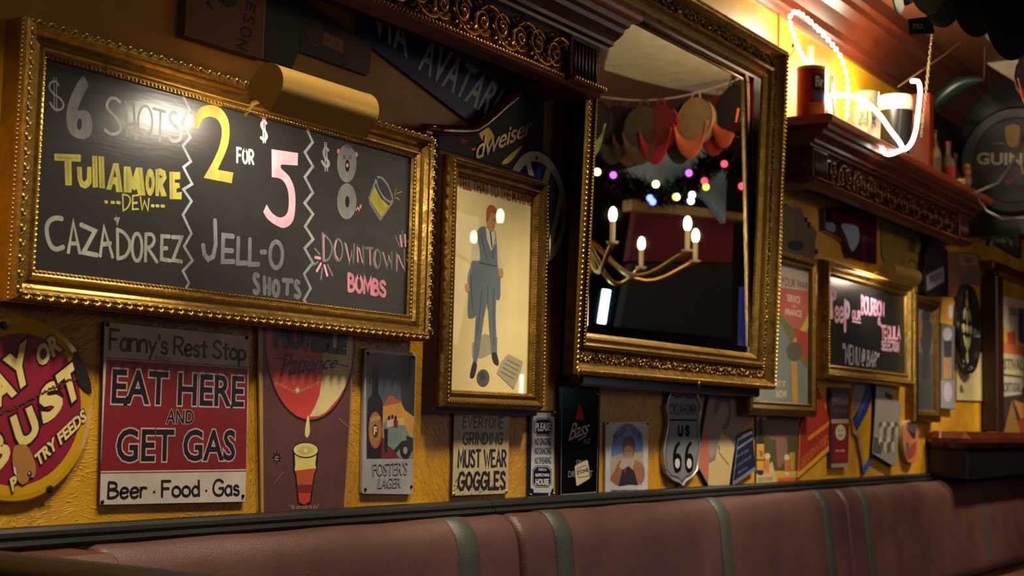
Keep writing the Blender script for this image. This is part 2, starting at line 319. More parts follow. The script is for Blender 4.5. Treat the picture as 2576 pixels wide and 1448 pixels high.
def curvy(p, k=5):
    """closed smooth outline; a point written twice stays a sharp corner"""
    Q = []; cn = []
    for i, q in enumerate(p):
        if Q and Q[-1] == q: cn[-1] = True
        else: Q.append(q); cn.append(False)
    n = len(Q); out = []
    for i in range(n):
        b, c = Q[i], Q[(i+1) % n]; a = b if cn[i] else Q[i-1]; d = c if cn[(i+1) % n] else Q[(i+2) % n]
        if cn[i] and cn[(i+1) % n]: out.append(b); continue
        for t in range(k):
            t /= k; out.append(tuple(.5*(2*b[z]+(-a[z]+c[z])*t+(2*a[z]-5*b[z]+4*c[z]-d[z])*t*t+(-a[z]+3*b[z]-3*c[z]+d[z])*t**3) for z in (0, 1)))
    return out
class Art:
    """flat print laid on a plane parallel to the wall at depth d; coordinates are read in photo pixels (or a zoomed crop)"""
    def __init__(s, d, eps=.00035, onx=None): s.d = d; s.eps = max(.00012, eps*.34); s.l = 1; s.mb = MB(); s.k = 1; s.ox = s.oy = 0; s.X = onx; s.n = 0
    def tf(s, k, ox, oy): s.k = k; s.ox = ox; s.oy = oy; return s
    def up(s, n=1): s.l += n; s.n = 0; return s
    def m(s, p):
        x, y = p[0]/s.k+s.ox, p[1]/s.k+s.oy
        o = s.l*s.eps + (s.n % 10)*1e-5
        if s.X is not None: return PXp(x, y, s.X - o)
        return P(x, y, s.d + o)
    def poly(s, pts, col, smooth=False):
        if smooth: pts = curvy(pts)
        s.n += 1; s.mb.add([s.m(p) for p in pts], [list(range(len(pts)))], col); return s
    def ell(s, cx, cy, rx, ry, col, n=24, a0=0, a1=360, rot=0):
        r_ = math.radians(rot); pts = []
        for i in range(n+(a1-a0 < 360)):
            t = math.radians(a0+(a1-a0)*i/n); x = rx*math.cos(t); y = ry*math.sin(t)
            pts.append((cx+x*math.cos(r_)-y*math.sin(r_), cy+x*math.sin(r_)+y*math.cos(r_)))
        return s.poly(pts, col)
    def wline(s, W, w, col, closed=False):
        """ribbon through plane points"""
        nrm = V((-1, 0, 0)) if s.X is not None else V((0, -1, 0)); s.n += 1
        Q = [W[0]]
        for p in W[1:]:
            if (p-Q[-1]).length > 1e-5: Q.append(p)
        if closed and (Q[0]-Q[-1]).length < 1e-5: Q.pop()
        n = len(Q)
        if n < 2: return
        if n == 2: closed = False
        L_ = []; R_ = []
        for i, p in enumerate(Q):
            a = Q[i-1] if (i or closed) else None; b = Q[(i+1) % n] if (i < n-1 or closed) else None
            ta = (p-a).normalized() if a is not None else (b-p).normalized(); tb = (b-p).normalized() if b is not None else ta
            qa = ta.cross(nrm); qb = tb.cross(nrm); q = qa+qb
            q = q.normalized() if q.length > .05 else qa
            k = min(2.2, 1/max(.2, q.dot(qa))); L_.append(p-q*w/2*k); R_.append(p+q*w/2*k)
        s.mb.add(L_+R_, [(i, (i+1) % n, n+(i+1) % n, n+i) for i in range(n if closed else n-1)], col)
        if not closed:
            for p, t in ((Q[0], (Q[0]-Q[1]).normalized()), (Q[-1], (Q[-1]-Q[-2]).normalized())):
                q = t.cross(nrm); s.mb.add([p+(q*math.cos(k*math.pi/6)+t*math.sin(k*math.pi/6)*.8)*w/2 for k in range(7)], [list(range(7))], col)
    def line(s, pts, w, col, smooth=False, closed=False):
        if smooth: pts = catmull(list(pts)+([pts[0]] if closed else []), 5)
        s.wline([s.m(p) for p in pts], w, col, closed and not smooth); return s
    def ring(s, cx, cy, rx, ry, w, col, n=24):
        s.wline([s.m((cx+rx*math.cos(2*math.pi*i/n), cy+ry*math.sin(2*math.pi*i/n))) for i in range(n)], w, col, True); return s
    def bil(s, q, u, v):
        TL, TR, BR, BL = q
        A = V(TL).lerp(V(TR), u) if 0 else None
        tl, tr, br, bl = [s.m(p) for p in q]
        t = tl*(1-u)+tr*u; b = bl*(1-u)+br*u
        return b*(1-v)+t*v
    def hand(s, word, q, w, col, gap=.2, space=.4, smooth=True, jit=0.0):
        for sm, pts in glyphs(word, gap, space):
            if sm and smooth: pts = catmull(pts, 4)
            s.wline([s.bil(q, a, b) for a, b in pts], w, col)
        return s
    def type(s, word, q, col, bold=0.0, shear=0.0, space=1.0, outline=None, ow=.04, raise_=0.0):
        b0, _ = typemesh(word, bold, shear, space)
        if not b0: return s
        x0 = min(p[0] for p in b0); x1 = max(p[0] for p in b0); y0 = min(p[1] for p in b0); y1 = max(p[1] for p in b0)
        if outline is not None:
            vs, fs = typemesh(word, bold+ow, shear, space)
            s.mb.add([s.bil(q, (x-x0)/(x1-x0), (y-y0)/(y1-y0)) for x, y in vs], fs, outline); s.l += 1; s.n = 0
        s.n += 1; vs, fs = typemesh(word, bold, shear, space)
        s.mb.add([s.bil(q, (x-x0)/(x1-x0), (y-y0)/(y1-y0)) for x, y in vs], fs, col)
        return s
    def build(s, name, parent, mt=None, label=None): return s.mb.build(name, mt or PRINT, parent, label=label)

def area_center(pts): 
    c = V((0, 0, 0))
    for p in pts: c += p
    return c/len(pts)
def plate(name, label, cat, outline, d, col, thick=.005, mt=None, smooth=False, corner=0, k=1, ox=0, oy=0, group=None, edge=None, back=.001):
    """sign: an Empty at its lower middle and a 'panel' part; outline in photo pixels"""
    pts = [(x/k+ox, y/k+oy) for x, y in outline]
    if smooth: pts = catmull(pts+[pts[0]], 5)[:-1]
    W = [P(x, y, d) for x, y in pts]
    if corner:
        out = []; n = len(W)
        for i in range(n):
            a, b, c = W[i-1], W[i], W[(i+1) % n]; p = b+(a-b).normalized()*corner; q = b+(c-b).normalized()*corner
            for t in (0, .25, .5, .75, 1): out.append(p*(1-t)**2+b*2*t*(1-t)+q*t*t)
        W = out
    c = area_center(W); zmin = min(p.z for p in W)
    t = T(name, label, cat, (c.x, -d/2, zmin), group)
    mb = MB(); ch = min(.0015, thick*.4)
    inner = [p+(c-p).normalized()*ch for p in W]
    front = [p for p in inner]; n = len(W)
    mb.add(front, [list(range(n))], col)
    mid = [p+V((0, ch, 0)) for p in W]; bk = [p+V((0, thick, 0)) for p in W]
    mb.add(front+mid, [(i, (i+1) % n, n+(i+1) % n, n+i) for i in range(n)], edge or col)
    mb.add(mid+bk, [(i, (i+1) % n, n+(i+1) % n, n+i) for i in range(n)], edge or col)
    mb.add(bk, [list(range(n))[::-1]], edge or col)
    mb.build('panel', mt or PRINT, t)
    return t
def screws(t, pts, d, r=.0046, mt=None, col=C(40, 36, 32), k=1, ox=0, oy=0):
    for x, y in pts:
        p = P(x/k+ox, y/k+oy, d); mb = MB()
        mb.lathe(p, [(r, -.0005), (r, .0012), (r*.75, .0025), (r*.3, .003), (0, .003)], 10, (0, -1, 0), col=col)
        mb.build('screw', mt or METAL, t)

def rect_frame(t, x0, x1, z0, z1, prof, mt, lean=0.0, name='frame_rail', cols=None):
    """four mitred rails; prof = [(inset, depth)]"""
    def cor(i, d):
        pts = [(x0+i, z0+i), (x1-i, z0+i), (x1-i, z1-i), (x0+i, z1-i)]
        return [V((x, -(d + lean*(z-z0) if d > .02 else d), z)) for x, z in pts]
    rings = [cor(i, d) for i, d in prof]
    for k in range(4):
        mb = MB()
        for j in range(len(prof)-1):
            a, b = rings[j], rings[j+1]
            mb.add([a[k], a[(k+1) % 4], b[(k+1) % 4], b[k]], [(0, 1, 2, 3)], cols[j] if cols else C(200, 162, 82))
        mb.build(name, mt, t)
def around(x0, x1, z0, z1, inset, step):
    """positions and directions along a rectangle"""
    a = [(x0+inset, z0+inset), (x1-inset, z0+inset), (x1-inset, z1-inset), (x0+inset, z1-inset)]
    for k in range(4):
        p = V((a[k][0], 0, a[k][1])); q = V((a[(k+1) % 4][0], 0, a[(k+1) % 4][1])); L = (q-p).length; n = max(1, int(L/step)); t = (q-p).normalized()
        o = V((0, -1, 0)).cross(t) * -1           # toward the outside or inside, constant sense
        for i in range(n): yield p + t*(L*(i+.5)/n), t, o, k
YD = V((0, -1, 0))
def beads(mb, R, inset, d, r, step, lean=0, col=C(208, 170, 90), squash=1.0):
    for p, t, o, k in around(*R, inset, step):
        dd = d + lean*(p.z-R[2]); mb.ell(V((p.x, -dd, p.z)), t*r*squash, o*r, YD*r, col, 6, 4)
def leaves(mb, R, inset, d, size, step, lean=0, col=C(214, 176, 94)):
    """running leaf and curl ornament"""
    for p, t, o, k in around(*R, inset, step):
        dd = d + lean*(p.z-R[2]); c = V((p.x, -dd, p.z)); s = size
        pts = []; rs = []
        for i in range(7):
            a = -1.9+i*.62; pts.append(c + t*(math.cos(a)*s*.46) + o*(math.sin(a)*s*.34) + YD*(.035*s*i)); rs.append(s*(.10+.020*i))
        mb.tube(pts, rs, col, 5)
        mb.ell(c + t*s*.80 + o*s*.10, (t*.86+o*.45)*s*.46, (o*.86-t*.45)*s*.14, YD*s*.16, col, 6, 4)
        mb.ell(c + t*s*.72 - o*s*.26, (t*.95-o*.2)*s*.42, (o*.95+t*.2)*s*.11, YD*s*.14, col, 6, 4)
def rope(mb, R, inset, d, size, step, lean=0, col=C(208, 170, 90)):
    for p, t, o, k in around(*R, inset, step):
        dd = d + lean*(p.z-R[2]); c = V((p.x, -dd, p.z))
        mb.ell(c, (t*.75+o*.65)*size, (o*.75-t*.65)*size*.42, YD*size*.55, col, 6, 4)

# ------------------------------------------------------------------ the room
def struct(name, mb, mt): return mb.build(name, mt, kind='structure')
mb = MB(); mb.add([(-1, 0, 0), (11.5, 0, 0), (11.5, 0, 3.4), (-1, 0, 3.4)], [(0, 1, 2, 3)], (1, 1, 1, 1)); mb.add([(-1, .1, 0), (11.5, .1, 0), (11.5, .1, 3.4), (-1, .1, 3.4)], [(3, 2, 1, 0)], (1, 1, 1, 1)); struct('wall_back', mb, PLASTER)
mb = MB(); mb.box((5.25, -2.6, -.05), (12.6, 5.2, .1)); struct('floor', mb, DWOOD)
mb = MB(); mb.box((5.25, -2.6, 3.43), (12.6, 5.2, .1)); struct('ceiling', mb, mat('red_stained_boards', .62, base=C(104, 56, 28), wear=.2, wscale=8, stretch=(1, 8, 1)))
mb = MB(); mb.box((5.25, -5.25, 1.7), (12.6, .1, 3.4)); struct('wall_front', mb, mat('maroon_wall', .6, base=C(70, 18, 20), wear=.15))
mb = MB(); mb.box((11.55, -2.6, 1.7), (.1, 5.2, 3.4)); struct('wall_right', mb, DARK)
mb = MB(); mb.box((-1.05, -2.6, 1.7), (.1, 5.2, 3.4)); struct('wall_left', mb, DARK)
# black sheet standing in for the dark recess above the right mantel's far end
mb = MB(); mb.box((9.6, -.012, 2.99), (3.9, .02, .78), bev=.004); struct('trim_1', mb, BLACKP)
# crown moulding under the ceiling
mb = MB(); prof = [(0, 3.10), (.02, 3.10), (.03, 3.13), (.045, 3.14), (.05, 3.18), (.09, 3.24), (.13, 3.27), (.14, 3.30), (.17, 3.31), (.18, 3.38), (0, 3.38)]
for (a, b), (c, d) in zip(prof, prof[1:]): mb.add([(-1, -a, b), (11.5, -a, b), (11.5, -c, d), (-1, -c, d)], [(0, 1, 2, 3)], (1, 1, 1, 1))
struct('trim_2', mb, WOOD)
# joint strip seen in the lit wall
mb = MB(); mb.box((5.93, -.004, 2.84), (.012, .008, .56)); struct('trim_3', mb, WOODL)

# ------------------------------------------------------------------ chalk boards
GP = [(0, .0), (0, .05), (.004, .066), (.008, .075), (.018, .078), (.022, .070), (.026, .066), (.032, .055), (.040, .050), (.048, .052), (.054, .058), (.057, .058), (.060, .050), (.064, .048), (.070, .046), (.072, .038)]
def chalk_board(name, label, R, dcore, prof, orn=True, leafsize=.017, step=.031, mt=GOLD):
    x0, x1, z0, z1 = R
    t = T(name, label, 'chalkboard', ((x0+x1)/2, -.03, z0))
    rect_frame(t, x0, x1, z0, z1, prof, mt)
    mb = MB(); ins = prof[-1][0]-.006
    mb.box(((x0+x1)/2, -dcore+.006, (z0+z1)/2), (x1-x0-2*ins, .012, z1-z0-2*ins)); mb.build('writing_surface', BOARD, t)
    return t
R1 = (1.842, 3.263, 1.462, 2.053)
bd = chalk_board('chalkboard', 'large black chalkboard in wide ornate gold frame offering shots and bombs', R1, .036, GP)
mb = MB(); leaves(mb, R1, .0125, .0745, .0195, .030); mb.build('leaf_moulding', GOLD, bd, kind='stuff')
mb = MB(); beads(mb, R1, .001, .055, .0035, .0095); mb.build('bead_moulding', GOLD, bd, kind='stuff')
mb = MB(); rope(mb, R1, .0665, .048, .0055, .0115); mb.build('rope_moulding', GOLD, bd, kind='stuff')
for (x, y) in ((235, 1030), ):
    pass
for cx, cy in ((68, 728), (1082, 834), (1078, 370)):     # little hanging hooks twisted into the corners
    p = P(cx, cy, .082); mb = MB(); mb.tube([p+V((math.cos(a)*.009, -.004, math.sin(a)*.009)) for a in [i*.5-1.2 for i in range(9)]], .0014, C(200, 160, 80), 6); mb.build('wire_hook', METAL, bd)
GR = C(168, 170, 168); GD = C(150, 154, 142); YL = C(178, 172, 62); PK = C(250, 176, 196); BK = C(30, 30, 28)
a = Art(.036, .0003); a.tf(3.2171, 0, 0)
a.line([(475, 690), (450, 658), (410, 670), (400, 710), (430, 755), (490, 800), (515, 850), (490, 885), (440, 880), (405, 830)], .0042, GR, True)
a.line([(437, 625), (440, 895)], .002, GR).line([(456, 625), (460, 905)], .002, GR)
a.poly([(680, 605), (680, 605), (718, 695), (718, 695), (685, 750), (650, 825), (630, 893), (690, 890), (730, 930), (748, 1010), (735, 1090), (690, 1122), (630, 1118), (570, 1080), (540, 1000), (540, 900), (570, 790), (620, 680)], C(124, 125, 123), True)
a.up().ell(643, 1005, 20, 48, BK, rot=4).up(-1)
a.line([(970, 825), (935, 795), (890, 800), (865, 850), (880, 890), (930, 940), (970, 1000), (975, 1050), (940, 1080), (890, 1080), (850, 1050)], .0068, GR, True)
a.line([(1018, 820), (1028, 1100)], .0068, GR).line([(1080, 830), (1100, 1125)], .0068, GR).line([(1010, 1010), (1105, 1000)], .0068, GR).ring(1175, 985, 58, 128, .0062, GR)
a.line([(1240, 878), (1338, 905)], .0072, GR).line([(1300, 900), (1293, 1138)], .0068, GR)
a.line([(1428, 922), (1400, 905), (1375, 940), (1390, 990), (1440, 1040), (1465, 1085), (1450, 1130), (1400, 1140), (1370, 1112)], .0085, GR, True)
a.line([(1460, 735), (1535, 885), (1475, 990), (1540, 1110), (1480, 1180), (1545, 1305), (1485, 1352), (1555, 1487), (1485, 1532), (1550, 1627), (1480, 1737), (1550, 1887), (1490, 1992), (1558, 2107), (1480, 2192), (1530, 2287), (1490, 2357)], .0072, C(158, 160, 164))
a.tf(2.682, 460, 240)
a.poly([(140, 555), (140, 555), (330, 592), (330, 592), (340, 520), (340, 520), (235, 500), (235, 500), (300, 350), (315, 240), (300, 150), (250, 85), (180, 65), (110, 90), (78, 165), (78, 165), (100, 232), (100, 232), (130, 165), (180, 142), (235, 165), (262, 230), (250, 330), (210, 430)], C(184, 154, 56), True)
a.hand('FOR', [(367, 355), (474, 372), (476, 462), (367, 450)], .0072, C(170, 176, 180), gap=.3)
a.line([(563, 188), (548, 174), (530, 192), (537, 220), (560, 252), (566, 282), (550, 298), (526, 284)], .0078, PK, True).line([(540, 157), (543, 318)], .0045, PK).line([(553, 157), (556, 318)], .0045, PK)
a.poly([(598, 362), (598, 362), (777, 388), (777, 388), (775, 472), (775, 472), (665, 465), (665, 465), (664, 492), (720, 550), (755, 640), (758, 760), (740, 850), (685, 893), (620, 870), (570, 830), (543, 785), (543, 785), (565, 735), (565, 735), (605, 795), (660, 823), (705, 790), (715, 700), (702, 620), (665, 565), (600, 550), (600, 550)], C(250, 186, 202), True)
a.line([(820, 192), (876, 315), (823, 383), (877, 478), (823, 550), (877, 655), (822, 725), (878, 800), (825, 882), (880, 968), (822, 1030), (877, 1128), (818, 1203), (862, 1300), (818, 1378), (848, 1428)], .0088, C(176, 180, 184))
G2 = C(140, 142, 146)
a.line([(217, 842), (222, 1000), (205, 1085), (170, 1105), (145, 1070), (137, 1008)], .0125, G2)
a.line([(340, 950), (273, 943), (268, 1120), (345, 1120)], .0125, G2).line([(270, 1043), (335, 1047)], .0125, G2)
a.line([(375, 960), (370, 1130), (430, 1130)], .0125, G2).line([(453, 968), (450, 1138), (512, 1138)], .0125, G2).line([(528, 1055), (558, 1055)], .0125, G2).ring(630, 1074, 42, 88, .0125, G2)
a.line([(510, 1217), (490, 1207), (482, 1240), (505, 1280), (512, 1312), (495, 1330), (480, 1318)], .0125, G2, True)
a.line([(550, 1225), (552, 1335)], .0125, G2).line([(585, 1235), (583, 1340)], .0125, G2).line([(550, 1285), (584, 1290)], .011, G2).ring(628, 1300, 19, 48, .0125, G2)
a.line([(676, 1245), (738, 1250)], .0125, G2).line([(708, 1248), (703, 1337)], .0125, G2).line([(783, 1262), (767, 1254), (759, 1280), (780, 1313), (790, 1342), (775, 1358), (757, 1350)], .0125, G2, True)
a.tf(4.0225, 80, 340)
for q in ([(228, 185), (497, 195), (495, 268), (230, 255)], [(330, 250), (402, 255), (405, 507), (340, 507)], [(455, 320), (505, 320), (510, 440), (530, 475), (558, 440), (560, 320), (603, 320), (605, 480), (580, 520), (540, 540), (490, 520), (465, 450)],
          [(610, 208), (662, 208), (670, 525), (618, 530)], [(674, 212), (730, 215), (742, 538), (682, 532)], [(825, 282), (878, 285), (920, 575), (855, 575), (845, 500), (820, 495), (805, 550), (752, 550)],
          [(930, 315), (998, 318), (1022, 430), (1055, 325), (1118, 328), (1150, 608), (1080, 610), (1060, 540), (1040, 560), (1012, 540), (1008, 580), (930, 580)],
          [(1252, 345), (1300, 335), (1350, 360), (1365, 430), (1325, 500), (1368, 615), (1310, 620), (1290, 540), (1285, 615), (1252, 615)],
          [(1392, 368), (1503, 372), (1503, 445), (1445, 448), (1448, 480), (1495, 482), (1500, 530), (1465, 540), (1465, 580), (1518, 570), (1515, 648), (1395, 645)]): a.poly(q, YL)
a.ell(1197, 475, 47, 138, YL).up().ell(1198, 480, 15, 60, BK).poly([(1292, 400), (1325, 418), (1295, 438)], BK).poly([(842, 350), (858, 425), (825, 425)], BK)
YD2 = C(150, 138, 44)                                   # darker marker strokes inside the letters
for q in ([(250, 225), (470, 235)], [(365, 275), (372, 495)], [(480, 335), (490, 470), (540, 515)], [(585, 335), (580, 470)], [(638, 220), (645, 515)], [(705, 225), (712, 520)], [(850, 300), (800, 500)], [(870, 320), (890, 560)], [(960, 330), (968, 560)], [(1085, 345), (1115, 590)], [(1175, 380), (1175, 560)], [(1225, 400), (1220, 560)], [(1275, 360), (1270, 600)], [(1420, 385), (1420, 630)]): a.line(q, .0022, YD2)
a.up(-1)
YC = C(190, 184, 66)
a.line([(920, 595), (925, 765)], .004, YC).line([(920, 598), (975, 612), (997, 660), (970, 730), (925, 762)], .004, YC, True).line([(1078, 606), (1022, 612), (1020, 748), (1078, 746)], .004, YC).line([(1025, 685), (1065, 682)], .005, YC)
a.line([(1100, 625), (1115, 755), (1140, 665), (1175, 760), (1186, 640)], .004, YC)
for q in ((738, 768, 674), (800, 838, 678), (858, 896, 680), (1208, 1240, 712), (1255, 1288, 713), (1305, 1346, 715)): a.line([(q[0]+6, q[2]), (q[1]-6, q[2]+2)], .007, YC)
a.poly([(850, 795), (858, 830), (893, 828), (880, 870), (862, 925), (856, 870), (830, 855), (833, 835), (850, 828)], C(130, 130, 135))
w_ = .0085
a.line([(305, 848), (285, 838), (220, 842), (170, 880), (150, 950), (165, 1050), (200, 1125), (250, 1152), (320, 1130)], .0105, GD, True).line([(370, 1185), (420, 875), (485, 1190)], w_, GD).line([(388, 1095), (462, 1095)], w_, GD)
a.line([(497, 905), (640, 968), (522, 1185), (660, 1212)], .0105, GD).line([(692, 1222), (730, 928), (818, 1232)], w_, GD).line([(712, 1105), (795, 1092)], .0105, GD)
a.line([(867, 948), (870, 1248)], w_, GD).line([(867, 955), (930, 985), (985, 1065), (985, 1155), (940, 1225), (870, 1248)], w_, GD, True).ring(1065, 1132, 50, 138, w_, GD)
a.line([(1155, 1000), (1150, 1272)], w_, GD).line([(1150, 1002), (1215, 1005), (1240, 1060), (1210, 1120), (1155, 1140)], w_, GD, True).line([(1168, 1130), (1268, 1282)], w_, GD)
a.line([(1393, 1025), (1317, 1020), (1312, 1252), (1400, 1268)], .0095, GD).line([(1317, 1145), (1368, 1142)], .0095, GD).line([(1422, 1030), (1515, 1033), (1427, 1262), (1517, 1278)], .0095, GD)
a.tf(3.1467, 770, 320)
SV = C(190, 194, 198)
a.line([(178, 182), (152, 165), (137, 195), (150, 240), (178, 272), (178, 302), (150, 306), (125, 268)], .0075, SV, True).line([(146, 120), (152, 345)], .0045, SV).line([(160, 120), (170, 345)], .0045, SV)
a.up(-1 if False else 0).ell(257, 190, 13, 21, PK).ell(397, 215, 13, 22, PK).up().ell(322, 285, 77, 152, C(160, 162, 164)).ell(322, 585, 77, 143, C(150, 152, 154)).up().ell(327, 305, 18, 48, BK).ell(326, 588, 17, 45, BK)
a.ring(303, 235, 9, 13, .0016, BK, 10).ring(348, 237, 9, 13, .0016, BK, 10).up().ell(326, 300, 11, 17, PK).ell(304, 237, 2.5, 4, BK, 8).ell(348, 239, 2.5, 4, BK, 8).up(-3)
a.line([(395, 655), (410, 634), (418, 658), (428, 618), (432, 640), (438, 612)], .0035, PK)
a.poly([(540, 462), (590, 560), (660, 625), (595, 715), (512, 590), (502, 565)], C(196, 190, 66)).up()
for i in range(7): a.line([(535+i*15, 500+i*22), (525+i*14+18, 590+i*16)], .0012, C(150, 142, 40))
a.up().line([(555, 412), (500, 560), (507, 602), (588, 730), (650, 640), (684, 590)], .0065, C(150, 152, 154)).line([(558, 402), (600, 402), (650, 465), (684, 560), (672, 590), (620, 560), (570, 475)], .0065, C(150, 152, 154), True, True)
a.line([(713, 482), (701, 543)], .0025, YC).line([(718, 525), (757, 508)], .0025, YC).line([(702, 560), (720, 558), (738, 574)], .0025, YC).up(-2)
DT = C(124, 132, 132)
a.line([(130, 835), (136, 1055)], 0.0068, DT).line([(130, 838), (190, 900), (205, 970), (180, 1040), (138, 1057)], 0.0068, DT, True).ring(255, 970, 34, 84, 0.0068, DT)
for q in ([(306, 915), (343, 1075), (362, 985), (376, 1080), (381, 925)], [(412, 1068), (408, 940), (457, 1083), (450, 942)], [(468, 955), (527, 955)], [(508, 958), (512, 1090)], [(603, 986), (640, 1108), (660, 1020), (678, 1115), (679, 990)], [(716, 1140), (712, 990), (780, 1130), (779, 965)]): a.line(q, 0.0068, DT)
a.ring(562, 1040, 29, 71, 0.0068, DT).up()
for q in ([(141, 855), (143, 1045)], [(240, 900), (228, 965), (236, 1015), (252, 1040)], [(316, 922), (344, 1055)], [(404, 950), (408, 1060)], [(420, 955), (446, 1070)], [(503, 965), (507, 1085)], [(552, 985), (543, 1050), (556, 1098)], [(612, 992), (638, 1090)], [(650, 1015), (672, 1070)], [(722, 1005), (719, 1130)], [(732, 1012), (768, 1112)]): a.line(q, .0038, PK)
a.up(-1)
for q in ([(70, 960), (108, 1005)], [(57, 1090), (93, 1067)], [(128, 1115), (118, 1200)], [(170, 1085), (210, 1173)], [(708, 857), (740, 943)], [(762, 817), (768, 910)], [(830, 850), (805, 903)], [(824, 990), (866, 998)], [(798, 1045), (842, 1133)]): a.line(q, .0058, DT)
for q in ([(72, 1028), (112, 1036)], [(118, 1078), (85, 1137)], [(145, 1092), (168, 1173)], [(745, 857), (757, 940)], [(783, 850), (787, 940)], [(842, 920), (810, 976)], [(808, 1012), (846, 1060)]): a.line(q, .0078, PK)
a.hand('BOMBS', [(336, 1160), (628, 1225), (628, 1335), (338, 1290)], .0105, C(240, 150, 175), gap=.22)
a.build('chalk_lettering', bd, CHALK)

# second chalkboard
R2 = (6.345, 7.64, 1.47, 2.03)
b2 = chalk_board('chalkboard', 'smaller far chalkboard with pink words about bourbon under a brass lamp', R2, .05, [(0, 0), (0, .06), (.01, .085), (.03, .085), (.035, .075), (.05, .062), (.06, .068), (.068, .06), (.07, .05)])
mb = MB(); rope(mb, R2, .02, .085, .007, .014); mb.build('rope_moulding', GOLD, b2, kind='stuff')
a = Art(.05, .0005); a.tf(2.895, 1930, 500)
PB = C(236, 170, 196)
a.poly([(458, 645), (490, 640), (505, 680), (500, 730), (478, 750), (480, 862), (460, 865), (452, 760)], PB, True).up().ell(480, 695, 5, 18, BK, 10).up(-1)
a.hand('e', [(492, 735), (522, 735), (522, 885), (492, 885)], .02, PB).hand('e', [(527, 738), (555, 738), (555, 888), (527, 888)], .02, PB)
a.line([(568, 745), (567, 955)], .034, PB).ell(583, 808, 20, 68, C(225, 200, 215)).up().ell(583, 808, 5, 28, BK, 10).up(-1)
a.hand('OUR', [(620, 815), (678, 822), (678, 878), (620, 872)], .012, PB).line([(620, 890), (682, 902)], .01, SV)
a.hand('BOURBON', [(686, 705), (850, 760), (850, 850), (688, 835)], .015, C(222, 170, 205), gap=.15)
a.hand('&', [(805, 865), (828, 870), (828, 915), (805, 912)], .01, PB)
a.hand('TEQUILA', [(830, 925), (968, 935), (968, 1018), (832, 1015)], .013, PB, gap=.18).hand('SELECTION', [(834, 1035), (960, 1040), (958, 1110), (834, 1095)], .012, C(205, 160, 185), gap=.18)
a.hand('"MENU @ BAR"', [(553, 1055), (815, 1128), (800, 1222), (560, 1195)], .011, C(165, 168, 170), gap=.25)
a.build('chalk_lettering', b2, CHALK)

# ------------------------------------------------------------------ picture lamps
def picture_lamp(label, xa, xb, d, z, r, power, tilt=.5):
    t = T('picture_lamp', label, 'lamp', ((xa+xb)/2, -.08, z-r))
    open_dir = V((0, .62, -.78)).normalized()              # the open side looks down at the board
    up = -open_dir; side = V((1, 0, 0)).cross(up).normalized(); c0 = V((0, -d, z))
    def sec(rr, n=14):
        pts = []
        for i in range(n+1):
            an = math.pi*i/n; pts.append(side*math.cos(an)*rr + up*math.sin(an)*rr)
        return [pts[0]+open_dir*rr*.95] + pts + [pts[-1]+open_dir*rr*.95]
    o = sec(r); i_ = sec(r-.003); mb = MB(); n = len(o)
    for S, fl in ((o, 0), (i_, 1)):
        vs = [V((xa, 0, 0))+c0+p for p in S]+[V((xb, 0, 0))+c0+p for p in S]
        mb.add(vs, [(k, k+1, n+k+1, n+k) for k in range(n-1)], (1, 1, 1, 1), True)
    mb.build('lamp_shade', BRASS, t)
    for x, s in ((xa, 1), (xb, -1)):
        mb = MB(); S = sec(r+.001); mb.prism([V((x, 0, 0))+c0+p for p in S], (s*.004, 0, 0), (1, 1, 1, 1)); mb.build('end_cap', BRASS, t)
    mb = MB(); mb.tube([V((xa+.09, 0, 0))+c0+open_dir*.002, V((xa*.4+xb*.6, 0, 0))+c0+open_dir*.004], .009, n=10); mb.build('light_tube', emis('lamp_tube', (1, .86, .62, 1), 30), t)
    xm = (xa+xb)/2; mb = MB(); mb.tube([V((xm, -.02, z-.03)), V((xm, -.06, z+.01)), V((xm, -d*.6, z+.03)), V((xm, -d, z+r*.8))], .006, n=8); mb.build('arm', BRASS, t)
    l = lamp('lamp_light', 'AREA', V((xa*.66+xb*.34, 0, 0))+c0+open_dir*.016, V((xa*.66+xb*.34, 0, 0))+c0+open_dir*1.0, power, (1, .90, .74), shape='RECTANGLE', size=(xb-xa)*.5, size_y=.03)
    return t
pa, pb = P(673, 192, .27), P(914, 308, .27)
picture_lamp('long brass half-round picture lamp over the large chalkboard', pa.x, pb.x, .27, (pa.z+pb.z)/2+.004, .048, 2.2)
pa, pb = P(2234, 682, .2), P(2300, 712, .2)
picture_lamp('small brass picture lamp over the far chalkboard', pa.x, pb.x, .2, (pa.z+pb.z)/2+.02, .04, 1.6)

# ------------------------------------------------------------------ framed pictures
def framed(name, label, R, prof, mt, dp, paper, glass=True, lean=0):
    x0, x1, z0, z1 = R; t = T(name, label, 'picture', ((x0+x1)/2, -.03, z0)); rect_frame(t, *R, prof, mt)
    ins = prof[-1][0]-.005; mb = MB(); mb.box(((x0+x1)/2, -dp+.003, (z0+z1)/2), (x1-x0-2*ins, .006, z1-z0-2*ins), paper); mb.build('print_sheet', PAPER, t)
    if glass:
        mb = MB(); y_ = -dp-.0045; mb.add([(x0+ins, y_, z0+ins), (x1-ins, y_, z0+ins), (x1-ins, y_, z1-ins), (x0+ins, y_, z1-ins)], [(0, 1, 2, 3)], (1, 1, 1, 1)); mb.build('glass_pane', PANE, t)
    return t
RP = (3.342, 3.888, 1.277, 2.019)
po = framed('framed_poster', 'tall glazed poster of a standing man in grey suit, dark gold frame', RP,
            [(0, 0), (0, .052), (.004, .062), (.010, .072), (.018, .074), (.022, .066), (.030, .058), (.036, .060), (.042, .064), (.046, .060), (.050, .050), (.052, .040)], GOLD2, .036, C(232, 212, 152))
mb = MB(); rope(mb, RP, .013, .074, .0058, .0125); mb.build('rope_moulding', GOLD2, po, kind='stuff')
mb = MB(); beads(mb, RP, .0475, .056, .003, .009); mb.build('bead_moulding', GOLD2, po, kind='stuff')
